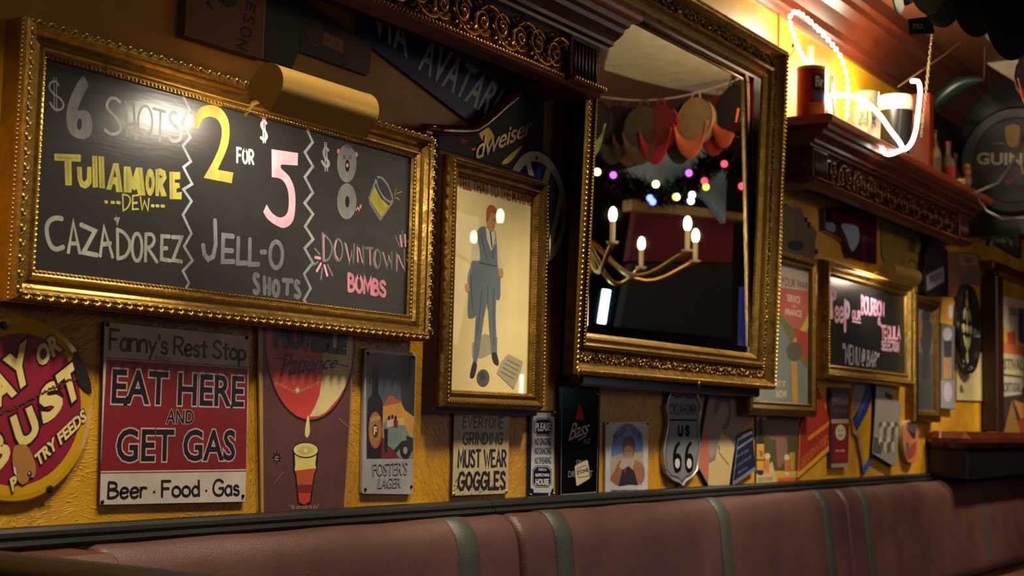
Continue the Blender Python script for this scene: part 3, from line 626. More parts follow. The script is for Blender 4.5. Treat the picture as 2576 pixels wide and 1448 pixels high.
rect_frame(po, RP[0]-.018, RP[1]+.018, RP[2]-.018, RP[3]+.018, [(0, .001), (0, .03), (.006, .036), (.0185, .038)], DWOOD, name='outer_frame_rail')
a = Art(.036, .00025); a.tf(2.0675, 1080, 360)
a.type('TELL THAT TO THE MARINES!', [(152, 168), (553, 272), (549, 335), (152, 234)], C(176, 62, 40), bold=.02, space=.95)
SUI = C(104, 116, 124); SUD = C(66, 76, 84); SKN = C(186, 140, 96)
a.poly([(222, 1040), (285, 990), (355, 1010), (352, 1080), (270, 1120), (222, 1115)], C(166, 158, 130))
a.up().poly([(225, 612), (262, 605), (258, 700), (245, 880), (222, 910), (200, 895), (202, 780), (198, 700), (210, 650)], SUI, True).poly([(345, 640), (370, 690), (370, 800), (362, 818), (346, 812)], SUI)
a.poly([(250, 452), (232, 520), (216, 608), (258, 612), (270, 540), (300, 430), (285, 430)], C(214, 208, 176)).poly([(335, 440), (350, 520), (378, 630), (382, 660), (362, 680), (345, 610)], C(206, 200, 168))
a.up().poly([(284, 432), (248, 462), (262, 560), (264, 640), (258, 702), (352, 704), (354, 600), (346, 470), (332, 450)], SUI, True)
a.poly([(258, 695), (352, 695), (350, 760), (345, 900), (352, 1092), (325, 1102), (312, 980), (303, 820), (285, 900), (262, 1070), (244, 1152), (226, 1150), (236, 1000), (245, 850)], SUI)
a.up().poly([(292, 430), (318, 460), (340, 450), (345, 520), (322, 560), (300, 500)], C(218, 212, 186)).up().line([(318, 460), (326, 540)], .008, SUD).line([(305, 740), (303, 860)], .003, SUD).line([(262, 620), (350, 640)], .004, SUD).line([(270, 480), (300, 600)], .003, SUD).line([(340, 500), (330, 600)], .004, SUD).line([(214, 660), (225, 860)], .003, SUD).line([(275, 760), (250, 1000)], .003, SUD).line([(335, 760), (335, 1050)], .003, SUD)
a.ell(322, 400, 25, 48, SKN).poly([(302, 430), (338, 440), (335, 462), (310, 455)], SKN).up().poly([(298, 405), (298, 345), (318, 320), (345, 335), (347, 370), (322, 362), (308, 400)], C(170, 96, 44), True)
a.poly([(330, 398), (342, 396), (341, 401), (331, 403)], SUD).poly([(328, 435), (341, 434), (340, 438), (329, 439)], C(130, 70, 50))
a.poly([(185, 735), (205, 730), (210, 768), (192, 770)], SKN, True).poly([(360, 655), (382, 655), (382, 695), (362, 690)], SKN, True)
a.poly([(228, 1140), (248, 1150), (236, 1210), (220, 1222), (212, 1205)], C(44, 44, 42), True).poly([(325, 1095), (348, 1090), (362, 1140), (355, 1155), (335, 1140)], C(44, 44, 42), True)
a.ell(280, 1220, 33, 45, C(84, 88, 84)).up().ell(276, 1210, 18, 20, C(60, 64, 62)).poly([(410, 1095), (488, 1135), (478, 1180), (440, 1280), (350, 1195), (372, 1140)], C(170, 160, 130)).up()
for i in range(4): a.line([(405-i*12, 1125+i*20), (470-i*10, 1160+i*22)], .003, C(96, 96, 88))
a.build('printed_picture', po, PAPER)

RA = (5.50, 6.262, 1.288, 2.022)
fa = framed('framed_poster', 'red and blue wartime poster in gilt frame beside the mirror', RA,
            [(0, 0), (0, .055), (.008, .068), (.03, .07), (.045, .06), (.055, .062), (.062, .05)], GOLD2, .045, C(120, 128, 122))
a = Art(.045, .0005); a.tf(2.895, 1930, 500)
a.poly([(70, 470), (330, 545), (318, 660), (318, 960), (200, 950), (70, 800)], C(176, 90, 78)).poly([(70, 470), (330, 545), (325, 675), (70, 640)], C(178, 160, 150)).up()
a.type('YOUR WAR', [(100, 560), (300, 610), (300, 665), (100, 630)], C(120, 70, 62), bold=.02)
CR = C(214, 186, 160)
a.type('SERVICE', [(145, 692), (240, 712), (238, 765), (145, 745)], CR, bold=.03).type('IN', [(185, 770), (208, 773), (208, 792), (185, 790)], CR).type('FRANCE', [(132, 798), (252, 812), (250, 860), (132, 845)], CR, bold=.03)
a.poly([(70, 860), (150, 1000), (260, 1200), (320, 1260), (320, 1100), (220, 960), (150, 900), (70, 800)], C(112, 106, 60)).poly([(180, 1050), (270, 900), (300, 830), (300, 930), (200, 1120)], C(196, 172, 70)).poly([(200, 940), (318, 980), (318, 1180), (230, 1150)], C(170, 60, 44))
a.ell(200, 1110, 60, 70, C(90, 88, 66)).poly([(175, 1180), (215, 1190), (225, 1448), (180, 1448)], C(190, 140, 60))
a.tf(3.68, 1640, 940); a.up().type('GET IT', [(1120, 60), (1240, 66), (1240, 122), (1120, 116)], CR, bold=.02).type('NOW', [(1150, 150), (1250, 152), (1250, 225), (1150, 220)], CR, bold=.02)
a.poly([(1300, 0), (1345, 0), (1350, 310), (1305, 310)], C(196, 150, 50)); a.build('printed_picture', fa, PAPER)

RB = (7.735, 8.20, 1.285, 1.987)
fb = framed('framed_photograph', 'narrow dark photograph of a figure in gilt frame right of far chalkboard', RB,
            [(0, 0), (0, .05), (.01, .06), (.04, .062), (.06, .05), (.066, .04)], GOLD2, .036, C(70, 62, 58))
a = Art(.036, .0006); a.tf(2.4146, 2260, 600)
a.poly([(118, 420), (212, 440), (210, 700), (118, 690)], C(104, 92, 80)).up().ell(168, 470, 26, 45, C(40, 40, 44)).poly([(130, 520), (205, 520), (190, 690), (150, 690)], C(48, 48, 52), True).poly([(150, 690), (185, 690), (190, 860), (145, 860)], C(52, 50, 48)).poly([(120, 880), (205, 885), (205, 1030), (120, 1025)], C(58, 54, 54)).poly([(126, 520), (146, 500), (140, 600), (124, 610)], C(150, 80, 40))
a.build('printed_picture', fb, PAPER)

# ------------------------------------------------------------------ the large mirror
RM = (3.930, 5.576, 1.394, 2.83); LM = .035
mi = T('wall_mirror', 'tall mirror in deep ornate gold frame leaning out between the mantels', 'mirror', (4.75, -.08, 1.36))
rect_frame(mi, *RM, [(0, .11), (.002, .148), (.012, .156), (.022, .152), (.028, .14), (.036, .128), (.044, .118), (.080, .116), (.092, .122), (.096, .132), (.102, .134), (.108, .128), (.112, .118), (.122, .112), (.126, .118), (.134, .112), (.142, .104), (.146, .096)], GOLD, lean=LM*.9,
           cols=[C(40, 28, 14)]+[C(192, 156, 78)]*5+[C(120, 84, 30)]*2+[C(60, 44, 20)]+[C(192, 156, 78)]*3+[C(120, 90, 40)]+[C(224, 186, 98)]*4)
mb = MB(); mb.box((4.82, -.0465, 2.112), (1.47, .091, 1.50), bev=.008); mb.build('backing_box', BLACKP, mi)
mb = MB(); rope(mb, RM, .014, .154, .0085, .017, LM); mb.build('rope_moulding', GOLD, mi, kind='stuff')
mb = MB(); beads(mb, RM, .0955, .128, .0042, .0115, LM); mb.build('bead_moulding', GOLD, mi, kind='stuff')
mb = MB(); rr = random.Random(3)
for p, t_, o, k in around(*RM, .062, .0135):            # scrolling foliage band
    for q in range(3):
        dd = .118 + LM*(p.z-RM[2]); an = rr.uniform(0, 6.28); s = rr.uniform(.008, .0125)
        u = (t_*math.cos(an)+o*math.sin(an)); v_ = (o*math.cos(an)-t_*math.sin(an))
        mb.ell(V((p.x, -dd, p.z))+o*rr.uniform(-.015, .015)+t_*rr.uniform(-.004, .004), u*s, v_*s*.36, YD*s*.45, C(128, 98, 48), 6, 4)
mb.build('foliage_moulding', GOLD, mi, kind='stuff')
gx0, gx1, gz0, gz1 = 4.07, 5.44, 1.535, 2.695
mb = MB(); mb.box(((gx0+gx1)/2, -MIRD+.003, (gz0+gz1)/2), (gx1-gx0, .006, gz1-gz0)); mb.build('mirror_glass', MIRROR, mi)
mb = MB()
inn = [(gx0+.03, gz0+.03), (gx1-.03, gz0+.03), (gx1-.03, gz1-.03), (gx0+.03, gz1-.03)]; out = [(gx0, gz0), (gx1, gz0), (gx1, gz1), (gx0, gz1)]
for k in range(4):
    j = (k+1) % 4; mb.add([(out[k][0], -MIRD-.0005, out[k][1]), (out[j][0], -MIRD-.0005, out[j][1]), (inn[j][0], -MIRD-.0028, inn[j][1]), (inn[k][0], -MIRD-.0028, inn[k][1])], [(0, 1, 2, 3)], (1, 1, 1, 1))
mb.build('bevelled_edge', MIRROR, mi)
for cx, cy in ((1457, 938), (1759, 967)):
    p = P(cx, cy, .165); mb = MB(); mb.tube([p+V((math.cos(x_)*.012, -.003, math.sin(x_)*.012)) for x_ in [i*.5 for i in range(10)]], .002, C(190, 160, 90), 6); mb.build('wire_hook', METAL, mi)
mb = MB(); p = P(1992, 120, .2); mb.tube([p, p+V((.01, 0, .02)), p+V((.03, 0, .0)), p+V((.04, .05, -.05)), p+V((.05, .1, -.2))], .003, C(40, 30, 20), 6); mb.build('hanging_wire', METAL, mi)

# ------------------------------------------------------------------ mantel shelves
def spiral(c, t, o, s, turns=1.6, sgn=1, start=0, n=20, r0=.0085, r1=.0035):
    pts = []; rs = []
    for i in range(n):
        f = i/(n-1); an = start+sgn*f*turns*2*math.pi; R = s*(1-f*.86)
        pts.append(c+t*math.cos(an)*R+o*math.sin(an)*R + YD*(.003+.01*f)); rs.append(r0*(1-f)+r1*f)
    return pts, rs
def mantel(label, x0, x1, lf=True, rf=True, scol=C(196, 140, 58)):
    t = T('mantel_shelf', label, 'shelf', ((x0+x1)/2, -.16, 2.29)); X0, X1 = x0, x1
    def extr(name, prof, xa, xb, mt, ends=True):
        mb = MB()
        for (a_, b_), (c_, d_) in zip(prof, prof[1:]): mb.add([(xa, -a_, b_), (xb, -a_, b_), (xb, -c_, d_), (xa, -c_, d_)], [(0, 1, 2, 3)], (1, 1, 1, 1))
        if ends:
            for x in (xa, xb): mb.add([(x, -a_, b_) for a_, b_ in prof], [list(range(len(prof)))], (1, 1, 1, 1))
        return mb.build(name, mt, t)
    extr('shelf_top', [(.001, 2.575), (.335, 2.575), (.345, 2.568), (.347, 2.556), (.342, 2.543), (.332, 2.538), (.001, 2.538)], x0, x1, WOODL)
    extr('cornice_moulding', [(.001, 2.538), (.318, 2.538), (.314, 2.520), (.296, 2.514), (.290, 2.500), (.272, 2.486), (.256, 2.478), (.254, 2.466), (.236, 2.462), (.234, 2.452), (.001, 2.452)], x0+.03, x1-.03, WOOD)
    extr('frieze', [(.001, 2.452), (.205, 2.452), (.205, 2.312), (.175, 2.312), (.175, 2.350), (.001, 2.350)], x0+.10, x1-.10, WOOD)
    extr('bottom_moulding', [(.17, 2.322), (.222, 2.322), (.228, 2.316), (.228, 2.300), (.218, 2.292), (.17, 2.290)], x0+.055, x1-.055, WOOD)
    for xa, xb in ((x0+.085, x0+.255), (x1-.255, x1-.085)):
        mb = MB(); mb.box(((xa+xb)/2, -.115, 2.387), (xb-xa, .228, .135), bev=.003); pl = mb.build('pilaster', WOOD, t)
        mb = MB()
        for i in range(7):
            x = xa+.02+i*(xb-xa-.04)/6; mb.tube([(x, -.2295, 2.33), (x, -.2295, 2.44)], .0065, n=6)
        for sx in (xa, xb):
            for i in range(6): mb.tube([(sx, -.05-i*.028, 2.33), (sx, -.05-i*.028, 2.44)], .0065, n=6)
        mb.build('reeding', WOOD, pl)
        mb = MB(); mb.box(((xa+xb)/2, -.12, 2.311), (xb-xa+.03, .262, .024), bev=.006); mb.build('pilaster_base', WOOD, t)
    mb = MB(); n = int((x1-x0-.56)/.0165)
    for i in range(n): mb.ell((x0+.28+i*.0165, -.229, 2.312), (.0072, 0, 0), (0, .0072, 0), (0, 0, .0085), scol, 6, 4)
    for xa, xb in ((x0+.07, x0+.27), (x1-.27, x1-.07)):
        for i in range(12): mb.ell((xa+.008+i*.0165, -.252, 2.312), (.0072, 0, 0), (0, .0072, 0), (0, 0, .0085), scol, 6, 4)
    for sx in (x0+.068, x1-.068):
        for i in range(13): mb.ell((sx, -.245+i*.0165, 2.312), (.0072, 0, 0), (0, .0072, 0), (0, 0, .0085), scol, 6, 4)
    mb.build('bead_moulding', GOLD, t, kind='stuff')
    # scroll carvings
    xs = x0+.35; i = 0
    while xs < x1-.33:
        s = 1 if i % 2 == 0 else -1; mb = MB(); c = V((xs, -.211, 2.382)); tx = V((1, 0, 0)); oz = V((0, 0, 1))
        pts, rs = spiral(c+oz*(.004*s), tx, oz, .044, 1.7, s, math.pi*.15*s); mb.tube(pts, rs, scol, 6)
        pts = [c+tx*(-.044+.176*f)+oz*(s*-.052*math.sin(f*math.pi))+YD*.004 for f in [q/8 for q in range(9)]]; mb.tube(pts, [.004+.005*math.sin(f/8*math.pi) for f in range(9)], scol, 6)
        for q in range(5):
            an = -s*(.6+q*.42); dv = tx*math.cos(an)+oz*math.sin(an); pv = oz*math.cos(an)-tx*math.sin(an)
            mb.ell(c+dv*.050+YD*.006, dv*.013, pv*.0055, YD*.009, scol, 6, 4)
        mb.ell(c+YD*.012, tx*.011, oz*.011, YD*.008, scol, 8, 5)
        mb.ell(c+tx*.064-oz*s*.030+YD*.006, (tx+oz*s)*.014, (tx-oz*s)*.006, YD*.008, scol, 6, 4)
        mb.build('scroll_carving', GOLD, t); xs += .098; i += 1
    return t
mantel('near mahogany mantel shelf with bright gold scrolls, above the large chalkboard', 1.45, 4.0)
mantel('far mahogany mantel shelf holding steins, cans and bottles by the rope light', 5.70, 8.25, scol=C(112, 74, 36))

# ------------------------------------------------------------------ tin signs on the lower wall
RED = C(126, 27, 34); WHT = C(206, 200, 190); NAVY = C(18, 24, 56); INK = C(28, 20, 26)
# round feed sign
ctr = V((1.92, 0, 1.243)); rad = .193
t = T('round_feed_sign', 'round yellow and magenta feed sign with torn peeling print', 'sign', (1.92, -.006, 1.05))
mb = MB(); mb.lathe(ctr+V((0, -.002, 0)), [(rad, 0), (rad, .008), (rad-.004, .012), (rad-.015, .013), (0, .013)], 64, (0, -1, 0), col=C(204, 158, 30)); mb.build('panel', GLOSS, t)
a = Art(.0152, .0003); W = lambda x, z: V((ctr.x+x, -.0152-a.l*a.eps, ctr.z+z))
a.mb.add([W(.158*math.cos(q*.1309), .158*math.sin(q*.1309)) for q in range(48)], [list(range(48))], C(140, 24, 52)); a.up()
a.tf(3.0167, 0, 790); CRM = C(226, 206, 128); OUT = C(40, 8, 24)
def let(ch, q, bold=.05):
    for off, c in ((.055, OUT), (0, CRM)):
        vs, fs = typemesh(ch, bold+off); b0, _ = typemesh(ch, bold); x0 = min(p[0] for p in b0); x1 = max(p[0] for p in b0); y0 = min(p[1] for p in b0); y1 = max(p[1] for p in b0)
        a.mb.add([a.bil(q, (x-x0)/(x1-x0), (y-y0)/(y1-y0)) for x, y in vs], fs, c); a.up()
let('A', [(-60, 470), (20, 400), (130, 600), (-30, 730)]); let('Y', [(20, 345), (205, 185), (262, 480), (90, 620)]); let('OR', [(262, 262), (425, 130), (480, 270), (300, 415)])
let('B', [(-130, 960), (10, 862), (100, 1080), (-60, 1240)]); let('U', [(75, 785), (240, 690), (320, 900), (150, 1040)]); let('S', [(285, 590), (410, 480), (500, 700), (330, 860)]); let('T', [(420, 465), (570, 345), (625, 600), (500, 715)])
let('TRY FEEDS', [(258, 1070), (635, 712), (662, 800), (290, 1160)], .04); let('P', [(72, 1248), (125, 1215), (135, 1310), (95, 1350)])
rr = random.Random(5)
for i in range(44):                                     # rust flakes along the tear
    f = i/43; cx = 10+580*f; cy = 745-270*f+rr.uniform(-14, 14); q = [(cx+math.cos(j*1.05)*rr.uniform(5, 20), cy+math.sin(j*1.05)*rr.uniform(4, 13)) for j in range(6)]; a.poly(q, C(86+rr.randint(-20, 30), 56, 30))
a.poly([(583, 270), (650, 390), (690, 520), (698, 606), (640, 575), (590, 520), (575, 440), (545, 340)], C(28, 24, 18)); a.up()
a.poly([(110, 1005), (170, 985), (215, 1010), (250, 1080), (272, 1150), (262, 1230), (225, 1240), (205, 1275), (165, 1290), (130, 1250), (100, 1160), (95, 1080)], C(168, 120, 58), True)
a.up().poly([(100, 1150), (118, 1165), (128, 1225), (108, 1205)], C(210, 210, 225)).ell(225, 1212, 17, 26, C(50, 50, 58)).ell(222, 1205, 6, 8, C(200, 205, 220), 8)
a.build('printed_face', t); screws(t, [(9, 818), (125, 1230)], .0155, .009, col=C(24, 20, 18), mt=PRINT)

# rest stop sign
q = [(262, 808), (628, 845), (618, 1262), (250, 1270)]
t = plate('rest_stop_sign', 'large red and white tin sign about food and gas', 'sign', q, .010, C(196, 188, 178), .008, edge=C(60, 40, 34))
a = Art(.010); a.poly([(268, 903), (623, 927), (619, 1179), (253, 1184)], RED).up().line([(267, 899), (624, 923)], .002, RED).line([(253, 1189), (619, 1184)], .002, RED)
BLK = C(26, 18, 22)
a.hand("Fanny's Rest Stop", [(278, 828), (618, 866), (617, 905), (276, 878)], .0068, BLK, gap=.15, space=.35)
a.hand('Beer . Food . Gas', [(274, 1213), (600, 1206), (602, 1244), (272, 1252)], .0068, BLK, gap=.15, space=.35)
a.type('EAT HERE', [(284, 927), (615, 946), (613, 1023), (280, 1014)], BLK, bold=.018, outline=C(190, 172, 168), ow=.036, space=.98)
a.type('AND', [(421, 1029), (488, 1031), (487, 1065), (417, 1065)], BLK, bold=.015, outline=C(190, 172, 168), ow=.036).type('GET GAS', [(295, 1077), (593, 1081), (591, 1158), (292, 1162)], BLK, bold=.018, outline=C(190, 172, 168), ow=.036)
a.up().hand('BACK', [(392, 894), (430, 900), (430, 910), (392, 905)], .001, BLK)
a.build('printed_face', t); screws(t, [(257, 1262), (611, 1247), (271, 816), (621, 849)], .0105)

# patience beer sign
t = plate('beer_patience_sign', 'tall brown tin sign with pint glass below a pouring red disc', 'sign', [(650, 800), (893, 800), (868, 1284), (659, 1296)], .010, C(92, 54, 50), .008, edge=C(190, 160, 90))
a = Art(.010); a.tf(3.081, 640, 830)
a.poly([(28, -90), (62, -90), (72, 1420), (52, 1425)], C(170, 138, 70)).poly([(780, -90), (775, 60), (748, 700), (700, 1405), (690, 1405), (735, 700), (762, 60)], C(150, 118, 64))
a.up().ell(432, 85, 352, 628, C(30, 18, 18), 40).up().ell(432, 75, 340, 618, C(196, 62, 50), 40).up()
a.poly([(540, -90), (765, -90), (762, 100), (750, 300), (700, 440), (655, 520), (560, 630), (500, 665), (425, 670), (470, 590), (505, 500), (530, 330)], C(214, 196, 138)).poly([(415, 660), (425, 700), (430, 790), (410, 832), (391, 805), (400, 720)], C(220, 204, 140), True)
a.up().type('HUMBLE', [(140, -95), (728, 40), (712, 198), (148, 140)], C(34, 22, 24), bold=.09, space=1.0).type('Patience', [(205, 175), (655, 200), (640, 290), (200, 360)], C(44, 20, 24), bold=.005, shear=.35, space=.92).line([(160, 215), (250, 225)], .002, INK).line([(640, 262), (725, 280)], .003, INK)
a.type('crafted red', [(165, 388), (312, 455), (306, 488), (162, 415)], C(190, 160, 120)).type('slow pour', [(358, 456), (505, 382), (508, 412), (364, 488)], C(190, 160, 120))
def star(cx, cy, r1, r2, n, col):
    a.poly([(cx+(r1 if i % 2 == 0 else r2)*math.cos(i*math.pi/n)*.8, cy+(r1 if i % 2 == 0 else r2)*math.sin(i*math.pi/n)) for i in range(2*n)], col)
star(333, 466, 36, 12, 8, C(226, 214, 170)); star(175, 985, 58, 18, 8, C(24, 16, 18)); a.up().hand('c', [(162, 965), (186, 965), (184, 1005), (162, 1005)], .002, C(190, 180, 170)).up(-1)
a.poly([(297, 925), (300, 1045), (300, 1095), (315, 1125), (335, 1340), (385, 1368), (438, 1342), (472, 1115), (488, 1080), (488, 1040), (498, 925)], C(24, 16, 18)).ell(398, 930, 101, 64, C(24, 16, 18)).up()
a.poly([(312, 950), (316, 1045), (312, 1090), (480, 1078), (472, 1040), (482, 950)], C(222, 206, 116)).poly([(314, 1088), (400, 1078), (482, 1068), (462, 1112), (425, 1330), (385, 1352), (345, 1330), (326, 1118)], C(184, 80, 38)).up()
a.poly([(335, 1200), (452, 1195), (438, 1262), (340, 1262)], C(122, 36, 22)).poly([(340, 1262), (438, 1262), (428, 1328), (385, 1350), (347, 1328)], C(196, 58, 34)).ell(398, 935, 96, 56, C(24, 16, 18)).up().ell(398, 928, 94, 54, C(226, 212, 130)).up().ell(398, 930, 60, 32, C(206, 190, 108)).ell(398, 932, 12, 14, C(240, 230, 180))
a.type('"60 seconds to Joy"', [(272, 1352), (500, 1345), (500, 1390), (276, 1398)], C(176, 144, 110), bold=.01)
a.line([(150, 1190), (222, 1100)], .0012, C(170, 140, 110)).line([(655, 685), (725, 748)], .0016, C(176, 150, 120)); a.build('printed_face', t); screws(t, [(105, 1415), (655, 1385)], .0105, k=3.081, ox=640, oy=830)

# lager sign with bottle and car
t = plate('lager_sign', 'narrow tin lager sign with dark bottle and vintage open car', 'sign', [(65, 55), (537, 100), (495, 1388), (38, 1383)], .011, C(160, 158, 160), .009, corner=.008, k=3.619, ox=900, oy=860)
a = Art(.011, .0003); a.tf(3.619, 900, 860)
a.poly([(76, 95), (527, 130), (503, 1058), (80, 1062)], C(84, 86, 104)).up().poly([(225, 590), (310, 500), (400, 540), (515, 600), (503, 870), (225, 870)], C(206, 150, 60)).poly([(380, 120), (527, 130), (512, 680), (430, 620), (400, 560), (385, 300)], C(48, 46, 46)).poly([(90, 110), (230, 105), (235, 190), (190, 225), (100, 215)], C(120, 52, 54), True).poly([(225, 590), (290, 480), (330, 500), (400, 545)], C(180, 90, 50)).poly([(80, 1062), (225, 880), (300, 930), (400, 1058)], C(110, 34, 34))
a.up().poly([(230, 740), (270, 690), (350, 760), (420, 745), (480, 860), (500, 880), (498, 1052), (380, 1055), (330, 985), (260, 930), (235, 870)], C(120, 140, 132)).poly([(350, 690), (418, 695), (420, 755), (350, 755)], C(206, 186, 110))
a.poly([(135, 225), (185, 230), (188, 460), (222, 530), (228, 640), (215, 1020), (180, 1055), (110, 1052), (84, 1010), (92, 560), (130, 470)], C(24, 22, 28), True)
a.up().ell(435, 985, 52, 78, C(26, 24, 26)).poly([(325, 985), (400, 900), (500, 885), (500, 1000), (480, 930), (400, 950), (350, 1010)], C(36, 40, 40)).poly([(440, 850), (498, 870), (496, 1000), (455, 980)], C(40, 42, 44)).ell(160, 800, 62, 168, C(178, 84, 50)).up().ell(160, 800, 50, 140, C(150, 120, 66)).ell(433, 985, 20, 34, C(150, 150, 150)).up().ell(160, 808, 26, 62, C(110, 34, 28))
for cx, h in ((285, 690), (315, 680), (345, 690)): a.ell(cx, h, 11, 22, C(40, 26, 22)).poly([(cx-18, h+20), (cx+18, h+20), (cx+20, h+85), (cx-20, h+85)], C(206, 186, 160) if cx < 320 else C(110, 40, 36))
a.poly([(240, 790), (275, 790), (270, 1000), (248, 1005)], C(26, 22, 24)).up().type('F', [(146, 770), (176, 772), (174, 845), (144, 843)], CRM, bold=.04)
a.type('LAGER', [(110, 690), (205, 670), (215, 700), (120, 720)], CRM)
a.type("FOSTER'S", [(137, 1099), (457, 1084), (450, 1209), (137, 1220)], C(26, 26, 30), bold=.02).type('LAGER', [(192, 1236), (397, 1232), (392, 1326), (180, 1332)], C(26, 26, 30), bold=.02)  # dark offset copy painted as the shadow of the embossed letters
a.up(8).type("FOSTER'S", [(135, 1095), (455, 1080), (448, 1205), (135, 1216)], C(150, 152, 158), bold=.004).type('LAGER', [(190, 1232), (395, 1228), (390, 1322), (178, 1328)], C(150, 152, 158), bold=.004)
a.build('printed_face', t); screws(t, [(95, 102), (505, 135), (68, 1340), (487, 1315)], .0115, k=3.619, ox=900, oy=860)

# goggles sign
K = 4.1375
t = plate('goggles_sign', 'rusty cream tin sign about wearing goggles, beneath framed poster', 'sign', [(1143, 1012), (1283, 1016), (1278, 1241), (1137, 1247)], .010, C(188, 172, 132), .008, edge=C(80, 60, 40))
a = Art(.010); a.tf(K, 1100, 940)
for wd, q, w_ in (('EVERYONE', [(272, 445), (688, 452), (685, 562), (268, 553)], .0062), ('GRINDING', [(272, 612), (680, 617), (677, 727), (268, 732)], .0068), ('MUST WEAR', [(220, 797), (715, 797), (713, 960), (217, 967)], .0095), ('GOGGLES', [(222, 1032), (708, 1025), (704, 1190), (218, 1203)], .0118)):
    a.hand(wd, q, w_, C(26, 22, 20), gap=.26, smooth=False)
rr = random.Random(9)
for i in range(46):
    cx = rr.uniform(170, 730); cy = 1255-abs(rr.gauss(0, 90)); s = rr.uniform(3, 12); a.poly([(cx+math.cos(j*1.25)*s*rr.uniform(.5, 1.3), cy+math.sin(j*1.25)*s*rr.uniform(.5, 1.2)) for j in range(5)], C(74, 48, 28))
a.build('printed_face', t); screws(t, [(172, 1250), (722, 1222)], .0105, k=K, ox=1100, oy=940, col=C(200, 160, 70))

# respectable house sign
t = plate('house_rules_sign', 'narrow navy and white tin sign of house rules', 'sign', [(965, 375), (1225, 385), (1210, 1285), (948, 1290)], .010, NAVY, .008, k=K, ox=1100, oy=940, mt=GLOSS)
a = Art(.010); a.tf(K, 1100, 940)
a.poly([(1005, 405), (1185, 405), (1190, 440), (1218, 452), (1210, 1190), (1180, 1200), (1172, 1238), (1005, 1235), (1000, 1198), (972, 1188), (985, 460), (1003, 440)], C(188, 190, 192)).up()
def octa(x0, y0, x1, y1, c, col): a.poly([(x0+c, y0), (x1-c, y0), (x1, y0+c*1.1), (x1, y1-c*1.1), (x1-c, y1), (x0+c, y1), (x0, y1-c*1.1), (x0, y0+c*1.1)], col)
octa(1003, 458, 1200, 645, 36, NAVY); octa(990, 953, 1190, 1182, 38, NAVY); a.up(); octa(1009, 466, 1194, 637, 34, C(188, 190, 192)); octa(996, 961, 1184, 1174, 36, C(188, 190, 192)); a.up(); octa(1014, 473, 1189, 630, 32, NAVY); octa(1001, 968, 1179, 1167, 34, NAVY)
a.up().type('PLEASE', [(1022, 508), (1184, 508), (1180, 592), (1020, 596)], WHT, bold=.03)
for wd, y in (('NO SINGING', 668), ('NO DANCING', 766), ('NO SWEARING', 864)): a.type(wd, [(1016, y), (1184, y), (1182, y+72), (1012, y+72)], NAVY, bold=.02)
a.type('THIS IS A', [(1052, 982), (1140, 982), (1138, 1008), (1050, 1008)], WHT, bold=.04).type('RESPECTABLE', [(1022, 1036), (1168, 1036), (1165, 1066), (1020, 1068)], WHT, bold=.04).type('HOUSE', [(1024, 1090), (1162, 1090), (1160, 1156), (1022, 1158)], WHT, bold=.05)
a.poly([(1160, 1195), (1195, 1200), (1175, 1240), (1180, 1275), (1150, 1275), (1165, 1235)], C(188, 190, 192)); a.build('printed_face', t, GLOSS)
screws(t, [(975, 1258), (1215, 1248), (1222, 400)], .0105, k=K, ox=1100, oy=940, col=C(205, 165, 60))

# black ale mirror sign
t = plate('ale_pub_sign', 'tall glossy black ale sign with small red triangle and white script', 'sign', [(1265, 70), (1700, 85), (1680, 1285), (1265, 1300)], .014, C(8, 9, 14), .012, k=K, ox=1100, oy=940, mt=GLOSS)
a = Art(.014); a.tf(K, 1100, 940); SL = C(140, 146, 150)
a.line([(1298, 108), (1690, 130), (1658, 1228), (1288, 1256)], .0025, SL, closed=True).poly([(1482, 295), (1532, 478), (1438, 478)], C(190, 24, 46))
a.type('Bass', [(1370, 520), (1590, 480), (1582, 615), (1366, 700)], C(190, 192, 188), bold=.005, shear=.45, space=.9).line([(1470, 690), (1550, 640)], .004, C(190, 192, 188)).type('ALE', [(1520, 672), (1592, 672), (1590, 725), (1518, 726)], SL)
a.type('ON', [(1447, 893), (1510, 893), (1508, 935), (1445, 935)], SL).type('DRAUGHT', [(1365, 1010), (1620, 1004), (1616, 1068), (1363, 1076)], SL)
a.up().poly([(1430, 962), (1445, 948), (1552, 895), (1568, 905), (1592, 1070), (1582, 1090), (1462, 1163), (1448, 1158)], C(206, 196, 166)).up().line([(1452, 990), (1545, 950), (1590, 1060), (1470, 1080), (1452, 990)], .0022, C(60, 56, 50)).type('STONE', [(1452, 1010), (1570, 975), (1576, 1015), (1458, 1052)], C(50, 48, 44), bold=.03)
a.line([(1310, 90), (1325, 150), (1300, 185)], .0035, SL, True).line([(1375, 130), (1400, 165), (1440, 130), (1458, 165)], .0035, C(150, 150, 90), True).line([(1630, 155), (1670, 215), (1695, 180)], .0035, SL, True)
a.build('printed_face', t, GLOSS)

